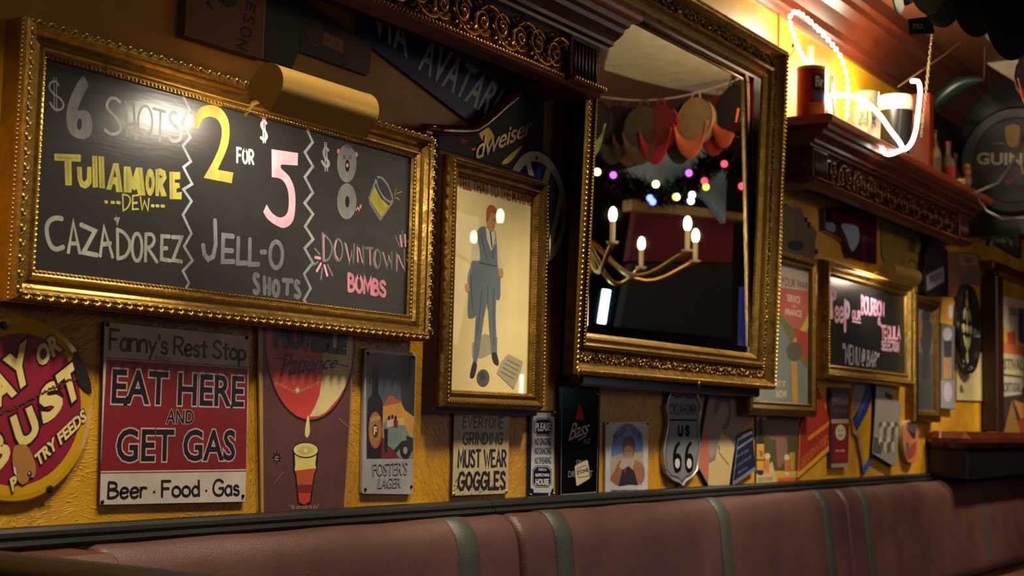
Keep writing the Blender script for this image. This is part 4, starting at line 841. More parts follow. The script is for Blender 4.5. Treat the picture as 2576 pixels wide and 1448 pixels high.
# writer portrait card
t = plate('writer_portrait_sign', 'small white tin portrait of moustached man in dark coat', 'sign', [(1755, 500), (2200, 495), (2190, 1245), (1750, 1255)], .010, C(186, 188, 196), .008, k=K, ox=1100, oy=940)
a = Art(.010, .0003); a.tf(K, 1100, 940)
a.poly([(1828, 700), (1880, 560), (2000, 515), (2110, 590), (2140, 700), (2140, 1120), (2060, 1150), (1880, 1165), (1820, 1100), (1800, 900)], C(168, 150, 136), True).up()
a.poly([(1828, 700), (1880, 570), (2000, 515), (2110, 600), (2140, 780), (2060, 820), (1900, 830), (1820, 860)], C(96, 120, 190), True).poly([(1800, 1090), (1850, 1000), (1900, 900), (1930, 1000), (1900, 1150), (1830, 1130)], C(140, 96, 60), True).poly([(2060, 900), (2150, 960), (2150, 1110), (2080, 1140), (2040, 1000)], C(150, 104, 76), True)
a.up().poly([(1885, 1172), (1925, 1000), (1990, 960), (2050, 1010), (2090, 1160), (2000, 1150)], C(38, 32, 34)).ell(1992, 780, 62, 118, C(120, 84, 60)).poly([(1932, 740), (1945, 670), (1985, 642), (2035, 660), (2058, 740), (2050, 800), (2030, 720), (1960, 710)], C(84, 62, 50), True)
a.up().ell(1990, 810, 44, 70, C(176, 128, 96)).poly([(1895, 960), (1930, 890), (1990, 870), (2040, 900), (2040, 950), (1990, 930), (1930, 985)], C(170, 160, 140), True).up().ell(1970, 800, 10, 8, C(50, 36, 30), 8).ell(2010, 800, 10, 8, C(50, 36, 30), 8).poly([(1950, 850), (1990, 838), (2030, 852), (2025, 880), (1990, 868), (1955, 880)], C(150, 140, 124), True).poly([(1950, 985), (1965, 985), (1960, 1020), (1945, 1030)], C(170, 30, 36))
BR_ = C(70, 46, 44)
a.type('MARK', [(1832, 622), (1968, 520), (1972, 590), (1836, 708)], BR_, bold=.01).type('TWAIN', [(2000, 520), (2128, 612), (2128, 690), (1998, 590)], BR_, bold=.01).type('KNOWN TO EVERYONE - LIKED BY ALL', [(1808, 1206), (2136, 1202), (2134, 1228), (1808, 1232)], INK, bold=.03)
a.build('printed_face', t); screws(t, [(1772, 515), (2190, 518), (1765, 1240), (2180, 1210)], .0105, k=K, ox=1100, oy=940)

# highway shield
K2 = 5.5667
sh = [(170, 45), (250, 60), (335, 45), (420, 60), (495, 45), (545, 180), (568, 300), (555, 400), (545, 540), (545, 680), (550, 860), (540, 1010), (520, 1180), (440, 1280), (360, 1330), (315, 1402), (270, 1350), (170, 1310), (90, 1225), (55, 1080), (50, 940), (65, 800), (90, 690), (115, 540), (112, 430), (85, 300), (120, 170)]
t = plate('highway_shield_sign', 'silver highway shield sign numbered sixty-six', 'sign', sh, .018, C(176, 178, 184), .015, k=K2, ox=1660, oy=970, mt=STEEL, smooth=False)
a = Art(.018, .0004); a.tf(K2, 1660, 970); SB = C(20, 22, 30)
a.line([(165, 100), (210, 148), (260, 158), (305, 140), (338, 100), (375, 150), (420, 178), (465, 165), (492, 125), (530, 220), (555, 300), (535, 400), (520, 540), (525, 700), (545, 860), (520, 1010), (500, 1110), (520, 1180), (430, 1240), (355, 1275), (312, 1345), (270, 1290), (150, 1250), (105, 1170), (85, 1010), (95, 850), (118, 700), (128, 540), (118, 420), (92, 300), (125, 200)], .004, SB, closed=True)
a.line([(125, 475), (515, 482)], .006, SB)
a.type('OKLAHOMA', [(138, 240), (520, 245), (520, 415), (138, 405)], C(84, 86, 98), bold=.03).hand('U', [(262, 572), (315, 570), (315, 690), (262, 690)], .014, SB).hand('S', [(362, 572), (408, 570), (408, 688), (362, 688)], .014, SB)
for x in (0, 165):
    a.poly([(265+x, 778), (280+x, 815), (245+x, 870), (230+x, 950), (262+x, 942), (300+x, 1000), (305+x, 1080), (290+x, 1180), (240+x, 1222), (205+x, 1190), (185+x, 1090), (185+x, 960), (210+x, 850)], SB, True); a.up().ell(246+x, 1085, 34, 70, C(200, 200, 198)).up(-1)
a.build('printed_face', t, GLOSS)
mb = MB(); mb.tube([P(x/K2+1660, y/K2+970, .018) for x, y in sh], .0045, C(190, 190, 192), 6, closed=True); mb.build('rolled_rim', STEEL, t)

# portrait sheet, blue plaque, bottle poster
K3 = 5.5703
t = plate('pinup_sheet', 'faded diamond-shaped card with grey figure and salmon corner', 'sign', [(255, 55), (880, 130), (890, 420), (640, 700), (560, 1100), (520, 1400), (235, 1400), (70, 1100)], .014, C(134, 116, 104), .012, k=K3, ox=1740, oy=970, edge=C(20, 16, 14))
a = Art(.014, .0004); a.tf(K3, 1740, 970)
a.poly([(75, 1085), (195, 560), (245, 800), (240, 1090), (225, 1320)], C(176, 92, 66)).poly([(240, 1090), (330, 1040), (400, 640), (540, 740), (600, 860), (525, 1395), (232, 1395)], C(186, 164, 112)).poly([(310, 350), (350, 180), (420, 100), (520, 110), (560, 330), (520, 560), (430, 600), (380, 460)], C(92, 86, 84), True)
a.up().poly([(380, 320), (450, 220), (520, 340), (430, 600), (340, 900), (260, 1000), (235, 700), (330, 500)], C(140, 128, 120), True).line([(380, 930), (520, 1110)], .006, C(80, 66, 80)).line([(380, 850), (390, 900)], .01, C(70, 56, 66)).ell(690, 305, 12, 16, C(40, 26, 24))
a.build('printed_face', t, PAPER)
t = plate('blue_plaque', 'tilted navy plaque with grey border lines and faint words', 'sign', [(640, 700), (858, 600), (890, 1180), (570, 1392)], .02, NAVY, .016, k=K3, ox=1740, oy=970)
a = Art(.02, .0004); a.tf(K3, 1740, 970); GB = C(116, 120, 138)
a.line([(645, 755), (842, 650)], .012, GB).line([(640, 880), (848, 740)], .010, GB).line([(590, 1362), (885, 1160)], .016, GB).line([(655, 720), (578, 1375)], .006, GB)
a.type('RULES', [(625, 975), (798, 880), (796, 915), (622, 1010)], GB).type('OF THE HOUSE', [(590, 1140), (835, 965), (834, 1000), (588, 1175)], GB).type('BAR', [(655, 1200), (785, 1120), (783, 1150), (652, 1235)], GB)
a.build('printed_face', t)
t = plate('bottle_poster', 'green picture poster of dark bottle with orange label and beer glasses', 'sign', [(905, 150), (1510, 180), (1485, 1290), (905, 1390)], .008, C(84, 78, 40), .006, k=K3, ox=1740, oy=970)
a = Art(.008, .0004); a.tf(K3, 1740, 970)
a.poly([(905, 150), (1040, 150), (1050, 480), (905, 480)], C(196, 150, 50)).poly([(1040, 490), (1500, 500), (1490, 700), (1150, 760), (1040, 700)], C(98, 84, 76)).poly([(905, 1230), (1180, 1190), (1485, 1190), (1485, 1290), (905, 1390)], C(196, 150, 40)).up()
a.poly([(905, 1260), (1130, 1060), (1180, 1290), (1180, 1370), (905, 1395)], C(190, 168, 120)).poly([(1200, 1290), (1460, 1280), (1460, 1330), (1210, 1335)], C(196, 76, 40)).poly([(1185, 700), (1260, 660), (1330, 760), (1340, 960), (1250, 1130), (1200, 1110)], C(128, 88, 80), True).poly([(1300, 1010), (1370, 1010), (1365, 1200), (1305, 1200)], C(190, 104, 30)).poly([(1370, 930), (1450, 930), (1440, 1180), (1375, 1180)], C(176, 130, 40)).poly([(1020, 1030), (1095, 1030), (1085, 1220), (1020, 1220)], C(192, 120, 30))
a.up().poly([(945, 360), (975, 360), (985, 470), (1000, 700), (1015, 800), (1010, 1180), (990, 1245), (940, 1245), (915, 1180), (910, 800), (935, 700), (950, 470)], C(28, 24, 20), True).ell(1335, 1000, 38, 40, C(200, 190, 170)).ell(1060, 985, 42, 44, C(196, 180, 150)).ell(1335, 1230, 34, 28, C(190, 180, 160)).up().poly([(912, 815), (1014, 815), (1012, 1180), (914, 1180)], C(196, 146, 48)).poly([(948, 365), (972, 365), (978, 450), (950, 450)], C(200, 190, 180)).up().poly([(914, 1030), (1013, 1030), (1013, 1050), (914, 1050)], C(60, 40, 24)).poly([(950, 900), (1000, 920), (990, 1000), (955, 990)], C(150, 90, 36))
a.type('BEERS OF THE WORLD', [(940, 1285), (1140, 1270), (1140, 1330), (935, 1345)], C(120, 110, 96)).build('printed_face', t, PAPER)
# brewery banner
t = plate('brewery_sign', 'slanted red and yellow tin brewery sign', 'sign', [(1780, 30), (1945, 520), (1945, 860), (1480, 1290), (1480, 1200), (1530, 520)], .012, C(160, 44, 30), .01, k=K3, ox=1740, oy=970)
a = Art(.012, .0004); a.tf(K3, 1740, 970); OR = C(216, 130, 24)
a.line([(1490, 1240), (1940, 850)], .03, C(226, 160, 26)).line([(1640, 740), (1880, 560), (1930, 510)], .02, OR).line([(1500, 1200), (1945, 800)], .006, RED).line([(1515, 600), (1500, 1200)], .01, OR)
a.up().type('BREWER', [(1525, 1010), (1925, 640), (1935, 790), (1520, 1170)], OR, bold=.045).up().type('BREWER', [(1525, 1010), (1925, 640), (1935, 790), (1520, 1170)], C(176, 30, 20), bold=.0)
a.build('printed_face', t)
K4 = 6.2958
t = plate('famous_sign', 'narrow dark red sign with cream round face emblem', 'sign', [(65, 85), (370, 95), (335, 1345), (65, 1370)], .022, C(60, 42, 46), .02, k=K4, ox=2080, oy=960)
a = Art(.022, .0005); a.tf(K4, 2080, 960)
a.poly([(100, 655), (335, 655), (325, 1270), (85, 1280)], C(122, 24, 28)).poly([(70, 590), (345, 590), (345, 655), (70, 660)], C(160, 140, 110)).poly([(70, 1295), (335, 1285), (333, 1345), (68, 1362)], C(150, 136, 104)).up()
a.type('FAMOUS', [(95, 175), (345, 185), (340, 370), (92, 365)], C(104, 92, 98), bold=.03).type('BREAD', [(120, 425), (320, 430), (318, 490), (118, 490)], C(92, 80, 86)).ell(218, 800, 80, 125, C(196, 190, 160)).up().ell(190, 765, 14, 14, C(90, 84, 66), 8).ell(245, 765, 14, 14, C(90, 84, 66), 8).poly([(180, 840), (260, 835), (250, 860), (190, 862)], C(120, 110, 84)).type('PUB', [(140, 1075), (285, 1072), (282, 1105), (140, 1108)], C(190, 160, 160), bold=.04).type('LONDON', [(115, 1165), (300, 1160), (298, 1195), (112, 1200)], C(130, 60, 64), bold=.03)
a.build('printed_face', t)
t = plate('ribbon_sign', 'blue ribbon-shaped beer sign with pale disc and yellow field', 'sign', [(440, 40), (680, 50), (710, 260), (700, 600), (715, 1165), (590, 1410), (560, 1250), (480, 860), (425, 820), (400, 600), (410, 200)], .014, C(196, 140, 20), .012, k=K4, ox=2080, oy=960, mt=GLOSS)
a = Art(.014, .0006); a.tf(K4, 2080, 960)
a.poly([(440, 40), (625, 45), (600, 200), (460, 450), (425, 500), (410, 200)], C(120, 118, 118)).poly([(610, 45), (680, 60), (708, 260), (640, 480), (500, 740), (470, 790), (430, 700), (405, 580), (500, 420), (590, 190)], C(42, 64, 130)).line([(485, 800), (560, 1130), (590, 1400)], .03, C(140, 120, 110)).up().line([(700, 1190), (640, 1330), (590, 1390)], .04, C(50, 86, 170)).poly([(560, 330), (640, 200), (660, 260), (580, 420), (480, 600), (500, 480)], C(84, 96, 140))
a.build('printed_face', t, GLOSS)
t = plate('news_photo_sheet', 'curled grey newspaper sheet with crowd photograph', 'sign', [(780, 55), (1000, 110), (1180, 380), (1150, 620), (1105, 1330), (1060, 1340), (720, 1130), (760, 500)], .03, C(128, 122, 112), .028, k=K4, ox=2080, oy=960, mt=PAPER, edge=C(30, 24, 18))
a = Art(.03, .0006); a.tf(K4, 2080, 960)
a.poly([(730, 1120), (750, 870), (850, 900), (850, 1150)], C(60, 54, 52)).line([(930, 200), (1025, 250)], .03, C(44, 42, 44))
for i in range(9):
    cx = 850+(i % 5)*62; cy = 700+(i//5)*240; a.ell(cx, cy, 30, 70, C(176, 170, 140) if i % 2 else C(70, 66, 54)).up().ell(cx+10, cy+90, 26, 90, C(70, 66, 52) if i % 2 else C(160, 152, 128))
a.build('printed_face', t, PAPER)
t = plate('orange_oval_sign', 'small orange and navy oval sign with cream rim near the bar end', 'sign', [(1290, 620), (1440, 640), (1440, 1100), (1390, 1260), (1330, 1282), (1265, 1230), (1215, 1000), (1235, 700)], .03, C(190, 110, 70), .028, k=K4, ox=2080, oy=960, smooth=True, edge=C(180, 160, 110))
a = Art(.03, .0006); a.tf(K4, 2080, 960); a.poly([(1290, 640), (1425, 650), (1400, 900), (1360, 900), (1270, 760)], C(40, 36, 48)).poly([(1255, 1200), (1330, 1000), (1430, 920), (1400, 1150), (1320, 1230)], C(160, 66, 26)).poly([(1255, 960), (1310, 960), (1300, 1170), (1255, 1160)], C(90, 84, 92)); a.build('printed_face', t)

# ------------------------------------------------------------------ signs on the upper wall
# whiskey wooden sign
t = plate('whiskey_sign', 'tall brown whiskey sign with sideways black letters, left of lamp', 'sign', [(474, -80), (675, -60), (662, 150), (464, 90)], .03, C(120, 82, 44), .028, edge=C(60, 46, 30))
a = Art(.03, .0005); a.tf(3.2171, 0, 0)
SW = C(46, 26, 14)
for ch, q in (('E', [(2080, 40), (2062, 108), (1985, 75), (1993, 0)]), ('S', [(2068, 135), (2060, 215), (1963, 175), (1970, 100)]), ('O', [(2052, 232), (2030, 322), (1935, 290), (1945, 195)]), ('N', [(2020, 335), (2005, 425), (1905, 375), (1920, 300)])): a.type(ch, q, SW, bold=.03)
a.type('WHISKEY', [(1570, -120), (1553, 175), (1520, 165), (1530, -120)], C(84, 54, 26)).up()
a.poly([(1690, 0), (1720, 60), (1735, 85), (1705, 75), (1660, 20)], SW).poly([(1770, 0), (1910, 0), (1900, 35), (1850, 60), (1800, 30)], SW, True).line([(2148, -200), (2125, 470)], .006, C(150, 120, 80))
a.build('printed_face', t)
t = plate('green_beer_sign', 'dark green sign in shadow behind the brass lamp', 'sign', [(668, -60), (790, -60), (760, 60), (752, 132), (735, 172), (662, 150)], .014, C(44, 46, 18), .012); 
t = plate('tap_badge_sign', 'dark maroon bar sign with round crest and amber label', 'sign', [(765, 0), (935, 115), (925, 190), (770, 135), (752, 130)], .014, C(50, 26, 24), .012)
a = Art(.014, .0005); a.tf(3.2171, 600, 0)
a.poly([(850, 250), (1080, 370), (1060, 600), (850, 500)], C(84, 30, 30)).poly([(690, 255), (852, 330), (848, 435), (680, 355)], C(150, 104, 50)).ring(625, 270, 50, 96, .004, C(120, 60, 40)).ell(625, 270, 34, 72, C(90, 44, 32)).up().type('ALE', [(700, 300), (830, 355), (828, 392), (698, 335)], C(100, 64, 34))
a.build('printed_face', t)
# street sign
t = plate('street_name_sign', 'blue street name plate hanging steeply under the near mantel', 'sign', [(905, 20), (1320, 245), (1195, 318), (898, 90)], .012, C(22, 30, 104), .01)
a = Art(.012, .0004); a.tf(3.2181, 900, 0); LG = C(205, 206, 216)
a.type('VIA', [(100, -40), (420, 190), (405, 478), (120, 245)], LG, bold=.015, space=1.1).type('AVATARIS', [(560, 270), (1270, 770), (1130, 1000), (485, 560)], LG, bold=.015, space=1.05)
a.build('printed_face', t)
# script beer sign with red tube arrow
KB = 5.171
t = plate('beer_script_sign', 'black embossed beer sign with silver script and red tube arrow', 'sign', [(330, 800), (850, 700), (1480, 90), (1720, 160), (1680, 1300), (1200, 1400), (500, 1150), (330, 1000)], .03, C(12, 11, 10), .028, k=KB, ox=1040, oy=180, mt=MATBLACK)
mb = MB(); mb.tube([P(x/KB+1040, y/KB+180, .045) for x, y in ((130, 750), (400, 765), (720, 770), (800, 755), (900, 690), (1100, 520), (1300, 330), (1500, 110))], .017, C(84, 8, 22), 10); mb.build('red_tube', GLOSS, t)
mb = MB(); mb.lathe(P(1060, 330, .045), [(.0, -.03), (.02, -.028), (.02, .0), (0, .002)], 12, (-1, 0, 0), col=C(60, 8, 20)); mb.build('tube_cap', GLOSS, t)
a = Art(.03, .0006); a.tf(KB, 1040, 180)
a.poly([(860, 800), (960, 720), (1040, 820), (1040, 900), (960, 980), (900, 900)], C(150, 130, 60), True).poly([(1150, 1190), (1280, 1060), (1420, 960), (1330, 1090), (1230, 1190)], C(150, 136, 70), True).poly([(600, 860), (720, 900), (640, 960)], C(90, 14, 30)).ell(800, 1010, 42, 18, C(200, 20, 60))
a.l += 16; a.type('dweiser', [(790, 890), (1535, 595), (1570, 790), (820, 1150)], C(156, 142, 112), bold=.008, shear=.45, space=.92); a.build('raised_script', t, METAL)
# round car emblem sign
t = T('round_emblem_sign', 'round blue enamel sign with white car-maker letters behind the poster', 'sign', (3.86, -.02, 1.52))
cV = P(1345, 523, .02); mb = MB(); rv = .205
mb.lathe(cV+V((0, .018, 0)), [(rv, 0), (rv, .012), (rv-.004, .018), (rv-.010, .026), (rv-.016, .028), (0, .028)], 56, (0, -1, 0), col=C(34, 58, 170)); mb.build('panel', GLOSS, t)
a = Art(.031, .0008)
def wp(u, v): return V((cV.x+u*rv, -(.032+a.n*.0003), cV.z+v*rv))
n = 48; ri, ro = .74, .90
a.n = 0
a.mb.add([wp(math.cos(i*2*math.pi/n)*r_, math.sin(i*2*math.pi/n)*r_) for r_ in (ri, ro) for i in range(n)], [(i, (i+1) % n, n+(i+1) % n, n+i) for i in range(n)], C(214, 214, 208))
for seg in ([(-.34, .74), (0, .06), (.34, .74)], [(-.74, .38), (-.36, -.64), (0, .06), (.36, -.64), (.74, .38)]): a.n += 1; a.wline([wp(*s_) for s_ in seg], .030, C(214, 214, 208))
a.mb.build('emblem', GLOSS, t); screws(t, [(1350, 397)], .033, .006)
# items under the far mantel
K5 = 5.3643
t = plate('carved_pub_plaque', 'brown shaped plaque with raised gold crest beside the mirror', 'sign', [(110, 260), (170, 150), (215, 115), (290, 180), (400, 175), (450, 300), (560, 420), (620, 510), (590, 650), (610, 820), (560, 860), (110, 800)], .022, C(88, 66, 34), .02, k=K5, ox=1940, oy=490, edge=C(30, 26, 20))
a = Art(.022, .0012); a.tf(K5, 1940, 490)
a.line([(170, 500), (280, 430), (400, 500), (520, 620)], .012, C(150, 126, 60), True).ell(330, 680, 110, 70, C(80, 76, 74))
for i in range(9):
    f = i/8; x = 150+340*f; y = 520-110*math.sin(f*2.2)+90*f*f; a.line([(x, y-42), (x+6, y+30)], .012, C(170, 150, 84))
a.build('raised_crest', t, METAL)
for x, y in ((475, 335), (515, 400), (618, 762)): 
    mb = MB(); mb.ell(P(x/K5+1940, y/K5+490, .026), (.012, 0, 0), (0, .01, 0), (0, 0, .012), C(120, 120, 130)); mb.build('stud', METAL, t)
t = plate('maroon_banner_sign', 'wavy glossy maroon tin banner under the far mantel', 'sign', [(725, 180), (860, 180), (1100, 190), (1430, 250), (1420, 940), (1200, 900), (1060, 850), (1010, 650), (900, 560), (730, 480)], .03, C(66, 18, 34), .028, k=K5, ox=1940, oy=490, mt=GLOSS)
a = Art(.03, .001); a.tf(K5, 1940, 490); a.poly([(950, 400), (1100, 400), (1180, 460), (1180, 640), (1100, 760), (1060, 700), (1010, 560)], C(150, 164, 196), True).poly([(735, 390), (800, 360), (870, 420), (850, 500), (750, 470)], C(120, 140, 176), True).poly([(730, 190), (820, 200), (800, 400), (750, 330)], C(18, 12, 16)).line([(1250, 260), (1240, 880)], .03, C(90, 36, 34)).build('printed_face', t, GLOSS)
t = plate('yellow_tin_sign', 'mustard yellow tin sign with faint figure behind the small brass lamp', 'sign', [(830, 170), (1165, 280), (1145, 700), (950, 640), (840, 420)], .01, C(128, 108, 32), .008, k=2.895, ox=1930, oy=500)
a = Art(.01, .0006); a.tf(2.895, 1930, 500); a.ell(1055, 330, 26, 60, C(84, 66, 22)).poly([(1010, 440), (1060, 400), (1110, 450), (1120, 640), (1060, 640), (1000, 560)], C(156, 132, 40), True).up().line([(1020, 470), (1050, 440), (1090, 470), (1080, 560), (1030, 560), (1020, 470)], .012, C(78, 62, 22)).build('printed_face', t)
t = plate('arched_stout_sign', 'dark arched sign with pale diagonal name band', 'sign', [(200, 740), (195, 420), (215, 200), (260, 60), (330, 0), (440, 60), (520, 160), (530, 820), (240, 790)], .05, C(44, 26, 34), .048, k=5.57, ox=2290, oy=600, edge=C(16, 14, 22))
a = Art(.05, .001); a.tf(5.57, 2290, 600); a.poly([(225, 510), (465, 385), (475, 600), (235, 735)], C(140, 138, 142)).line([(500, 180), (505, 800)], .03, C(18, 18, 28)).up().type('STOUT', [(262, 540), (440, 450), (440, 540), (262, 640)], C(70, 68, 74), bold=.04).build('printed_face', t)
# far right wall dressing
t = plate('brown_wall_poster', 'brown faded poster with amber square above the oval tray', 'poster', [(540, 180), (970, 190), (1050, 560), (1040, 660), (850, 640), (640, 820), (545, 800)], .008, C(112, 84, 56), .006, k=5.57, ox=2290, oy=600, mt=PAPER)
a = Art(.008, .001); a.tf(5.57, 2290, 600); a.poly([(690, 210), (940, 230), (935, 380), (700, 380)], C(140, 114, 64)).up().poly([(760, 260), (880, 270), (880, 340), (770, 340)], C(100, 76, 44)).poly([(560, 590), (660, 600), (660, 780), (560, 770)], C(116, 56, 34)).build('printed_face', t, PAPER)
t = plate('small_yellow_notice', 'small yellow notice with a white oval', 'notice', [(455, 840), (650, 880), (620, 1225), (415, 1180)], .012, C(190, 136, 30), .01, k=5.57, ox=2290, oy=600, mt=PAPER)
a = Art(.012, .001); a.tf(5.57, 2290, 600); a.ell(565, 1020, 32, 100, C(190, 190, 196)).build('printed_face', t, PAPER)
t = plate('black_white_picture', 'narrow black and white picture left of the oval tray', 'poster', [(262, 520), (342, 530), (340, 860), (345, 1038), (258, 1030), (262, 850)], .03, C(86, 88, 94), .028, k=2.4146, ox=2260, oy=600, mt=PAPER)
a = Art(.03, .001); a.tf(2.4146, 2260, 600); a.ell(298, 580, 28, 40, C(150, 152, 156)).poly([(275, 620), (325, 620), (320, 720), (280, 720)], C(30, 30, 34)).poly([(275, 720), (322, 720), (325, 850), (272, 850)], C(150, 110, 70)).poly([(258, 860), (343, 860), (343, 1030), (258, 1025)], C(120, 116, 126)).up().ell(300, 930, 26, 60, C(160, 150, 160)).build('printed_face', t, PAPER)
t = plate('cream_notice_sheet', 'cream paper sheet hanging below the oval tray', 'notice', [(355, 690), (520, 690), (518, 985), (355, 980)], .01, C(176, 158, 106), .006, k=2.4146, ox=2260, oy=600, mt=PAPER)
a = Art(.01, .001); a.tf(2.4146, 2260, 600); a.poly([(372, 900), (385, 880), (400, 935), (374, 935)], C(70, 64, 40)).build('printed_face', t, PAPER)
# oval tray
cT = P(2442, 828, .05); t = T('oval_tray', 'tall oval black tray with cream flower pattern hanging beside the post', 'tray', (cT.x, -.03, cT.z-.3))
mb = MB(); pro = [(1, .0), (1.0, .03), (.97, .045), (.9, .04), (.86, .02), (0, .02)]; n = 32; rx, rz = .25, .28
for (r0, h0), (r1, h1) in zip(pro, pro[1:]):
    vs = [V((cT.x+rx*r_*math.cos(i*2*math.pi/n), -.005-h_, cT.z+rz*r_*math.sin(i*2*math.pi/n))) for r_, h_ in ((r0, h0), (r1, h1)) for i in range(n)]; mb.add(vs, [(i, (i+1) % n, n+(i+1) % n, n+i) for i in range(n)], C(32, 34, 30), True)
mb.build('tray_body', GLOSS, t)
mb = MB()
for u, v_, a_, L1, L2, cc in ((0, .80, 90, .028, .022, C(180, 130, 70)), (0, .58, 90, .045, .030, C(150, 150, 100)), (-.22, .32, 60, .05, .022, C(160, 158, 104)), (.22, .32, 120, .05, .022, C(160, 158, 104)), (0, .24, 90, .055, .022, C(140, 144, 90)), (-.30, .0, 0, .040, .032, C(176, 170, 120)), (.30, .0, 0, .040, .032, C(176, 170, 120)),
                         (-.2, -.28, 120, .045, .022, C(160, 158, 104)), (.2, -.28, 60, .045, .022, C(160, 158, 104)), (0, -.36, 90, .055, .03, C(146, 150, 96)), (0, -.64, 90, .045, .028, C(150, 150, 100))):
    an = math.radians(a_); dv = V((math.cos(an), 0, math.sin(an))); mb.ell(V((cT.x+rx*u, -.028, cT.z+rz*v_)), dv*L1, V((-dv.z, 0, dv.x))*L2, YD*.003, cc, 10, 4)
mb.ell(V((cT.x, -.028, cT.z)), V((.03, 0, 0)), V((0, 0, .03)), YD*.004, C(190, 180, 110), 10, 4); mb.build('painted_flowers', PRINT, t)
# wooden post
p0 = P(2492, 1088, .06); t = T('wooden_post', 'slim dark wooden post with round cap at the bench end', 'post', (9.3, -.06, 1.24))
mb = MB(); mb.box((9.32, -.06, 1.74), (.16, .10, 1.0), bev=.01); mb.build('shaft', DWOOD, t)
mb = MB(); mb.lathe((9.32, -.06, 2.24), [(.04, 0), (.036, .03), (.05, .05), (.056, .065), (.04, .08), (.0, .085)], 16); mb.build('cap', DWOOD, t)
# right edge posters
t = plate('yellow_pub_poster', 'bright yellow and red poster at the right edge, upper', 'poster', [(575, 350), (763, 395), (763, 740), (600, 700)], .008, C(206, 160, 50), .006, k=2.4146, ox=2260, oy=600, mt=PAPER)
a = Art(.008, .001); a.tf(2.4146, 2260, 600); a.line([(580, 355), (763, 400)], .05, C(206, 170, 150)).poly([(635, 400), (665, 405), (675, 560), (640, 540)], C(190, 186, 150)).poly([(670, 410), (725, 420), (725, 560), (680, 560)], C(170, 160, 150)).poly([(660, 570), (710, 560), (712, 640), (668, 660)], C(186, 66, 50)).poly([(728, 420), (763, 425), (763, 640), (730, 620)], C(60, 56, 90)).poly([(610, 620), (763, 660), (763, 740), (620, 700)], C(206, 110, 50))
a.up().type('THE BIG', [(672, 420), (722, 425), (722, 470), (674, 466)], C(90, 40, 30), bold=.03); a.build('printed_face', t, PAPER)
t = plate('white_band_sign', 'cream banner sign with lettering across the yellow poster', 'sign', [(590, 690), (763, 712), (763, 835), (588, 815)], .016, C(190, 184, 140), .007, k=2.4146, ox=2260, oy=600, mt=PAPER)
a = Art(.016, .001); a.tf(2.4146, 2260, 600); a.type('FESTIVAL', [(602, 722), (760, 735), (758, 800), (600, 795)], C(110, 96, 70), bold=.04).build('printed_face', t, PAPER)
t = plate('lower_pub_poster', 'orange and dark lower poster at the right edge', 'poster', [(590, 812), (763, 835), (763, 1180), (610, 1180), (590, 990)], .007, C(60, 34, 36), .006, k=2.4146, ox=2260, oy=600, mt=PAPER)
a = Art(.007, .001); a.tf(2.4146, 2260, 600); a.poly([(590, 812), (763, 835), (763, 900), (590, 985)], C(196, 160, 70)).up().poly([(622, 835), (750, 850), (748, 945), (622, 960)], C(186, 184, 170)).poly([(640, 1180), (690, 980), (740, 1180)], C(150, 110, 40)).poly([(700, 980), (763, 1000), (763, 1150), (730, 1060)], C(190, 130, 60)).poly([(606, 985), (625, 985), (640, 1180), (622, 1180)], C(150, 30, 60)).poly([(720, 1110), (763, 1080), (763, 1175), (740, 1175)], C(150, 50, 30)).up().type('PORTUGAL', [(630, 870), (745, 875), (743, 930), (630, 935)], C(90, 80, 60), bold=.04).build('printed_face', t, PAPER)
# picture above the sill, right edge
t = plate('small_garden_picture', 'small dark framed picture of pale blossoms over the wooden sill', 'picture', [(2484, 540), (2572, 545), (2570, 650), (2484, 600)], .03, C(60, 66, 44), .028, mt=PAPER, edge=C(30, 16, 10))
a = Art(.03, .0015); rr = random.Random(11)
for i in range(36): a.ell(rr.uniform(2492, 2562), rr.uniform(552, 615), rr.uniform(4, 9), rr.uniform(4, 9), random.Random(i).choice([C(150, 146, 96), C(96, 104, 60), C(170, 160, 120), C(150, 60, 50)]), 8)
a.up(); a.line([(2480, 545), (2480, 600)], .05, C(120, 76, 34)).line([(2566, 545), (2566, 640)], .04, C(20, 14, 14)); a.build('printed_face', t, PAPER)
mb = MB(); mb.box((10.2, -.05, 2.30), (2.0, .10, .06), bev=.01); s_ = mb.build('wooden_sill', WOOD, origin=(10.2, -.05, 2.27), label='brown wooden sill along the far wall', cat='sill')

# ------------------------------------------------------------------ things on the far mantel
ZS = 2.5755
def on(px, d): return P(px, 300, d).x
def zt(px, py, d): return P(px, py, d).z
x = on(2040, .20); h = .235; t = T('red_coffee_can', 'tall red can with oval label at left end of far mantel', 'can', (x, -.2, ZS))
mb = MB(); RC = C(170, 26, 20); mb.lathe((x, -.2, ZS), [(0, 0), (.062, 0), (.064, .004), (.062, .008), (.062, h-.012), (.064, h-.008), (.064, h), (.058, h), (.056, h-.004), (0, h-.004)], 32, cols=[C(180, 170, 150)]*3+[RC]+[C(180, 170, 150)]*5); mb.build('can_body', PLAST, t)
def wrap(cx, cy, r, a0, a1, z0, z1, col, n=8, mbx=None):
    m_ = mbx or MB(); vs = [V((cx+r*math.cos(a0+(a1-a0)*i/n), cy+r*math.sin(a0+(a1-a0)*i/n), z)) for z in (z0, z1) for i in range(n+1)]
    m_.add(vs, [(i, i+1, n+2+i, n+1+i) for i in range(n)], col, True); return m_
va = math.atan2(-2.5+.2, -x)                         # direction toward the camera
mb = wrap(x, -.2, .0628, va+.1, va+1.2, ZS+.125, ZS+.20, C(20, 26, 50)); wrap(x, -.2, .0628, va+.1, va+1.1, ZS+.085, ZS+.115, C(60, 110, 170), mbx=mb); wrap(x, -.2, .0628, va-.1, va+.9, ZS+.02, ZS+.07, C(190, 120, 40), mbx=mb)
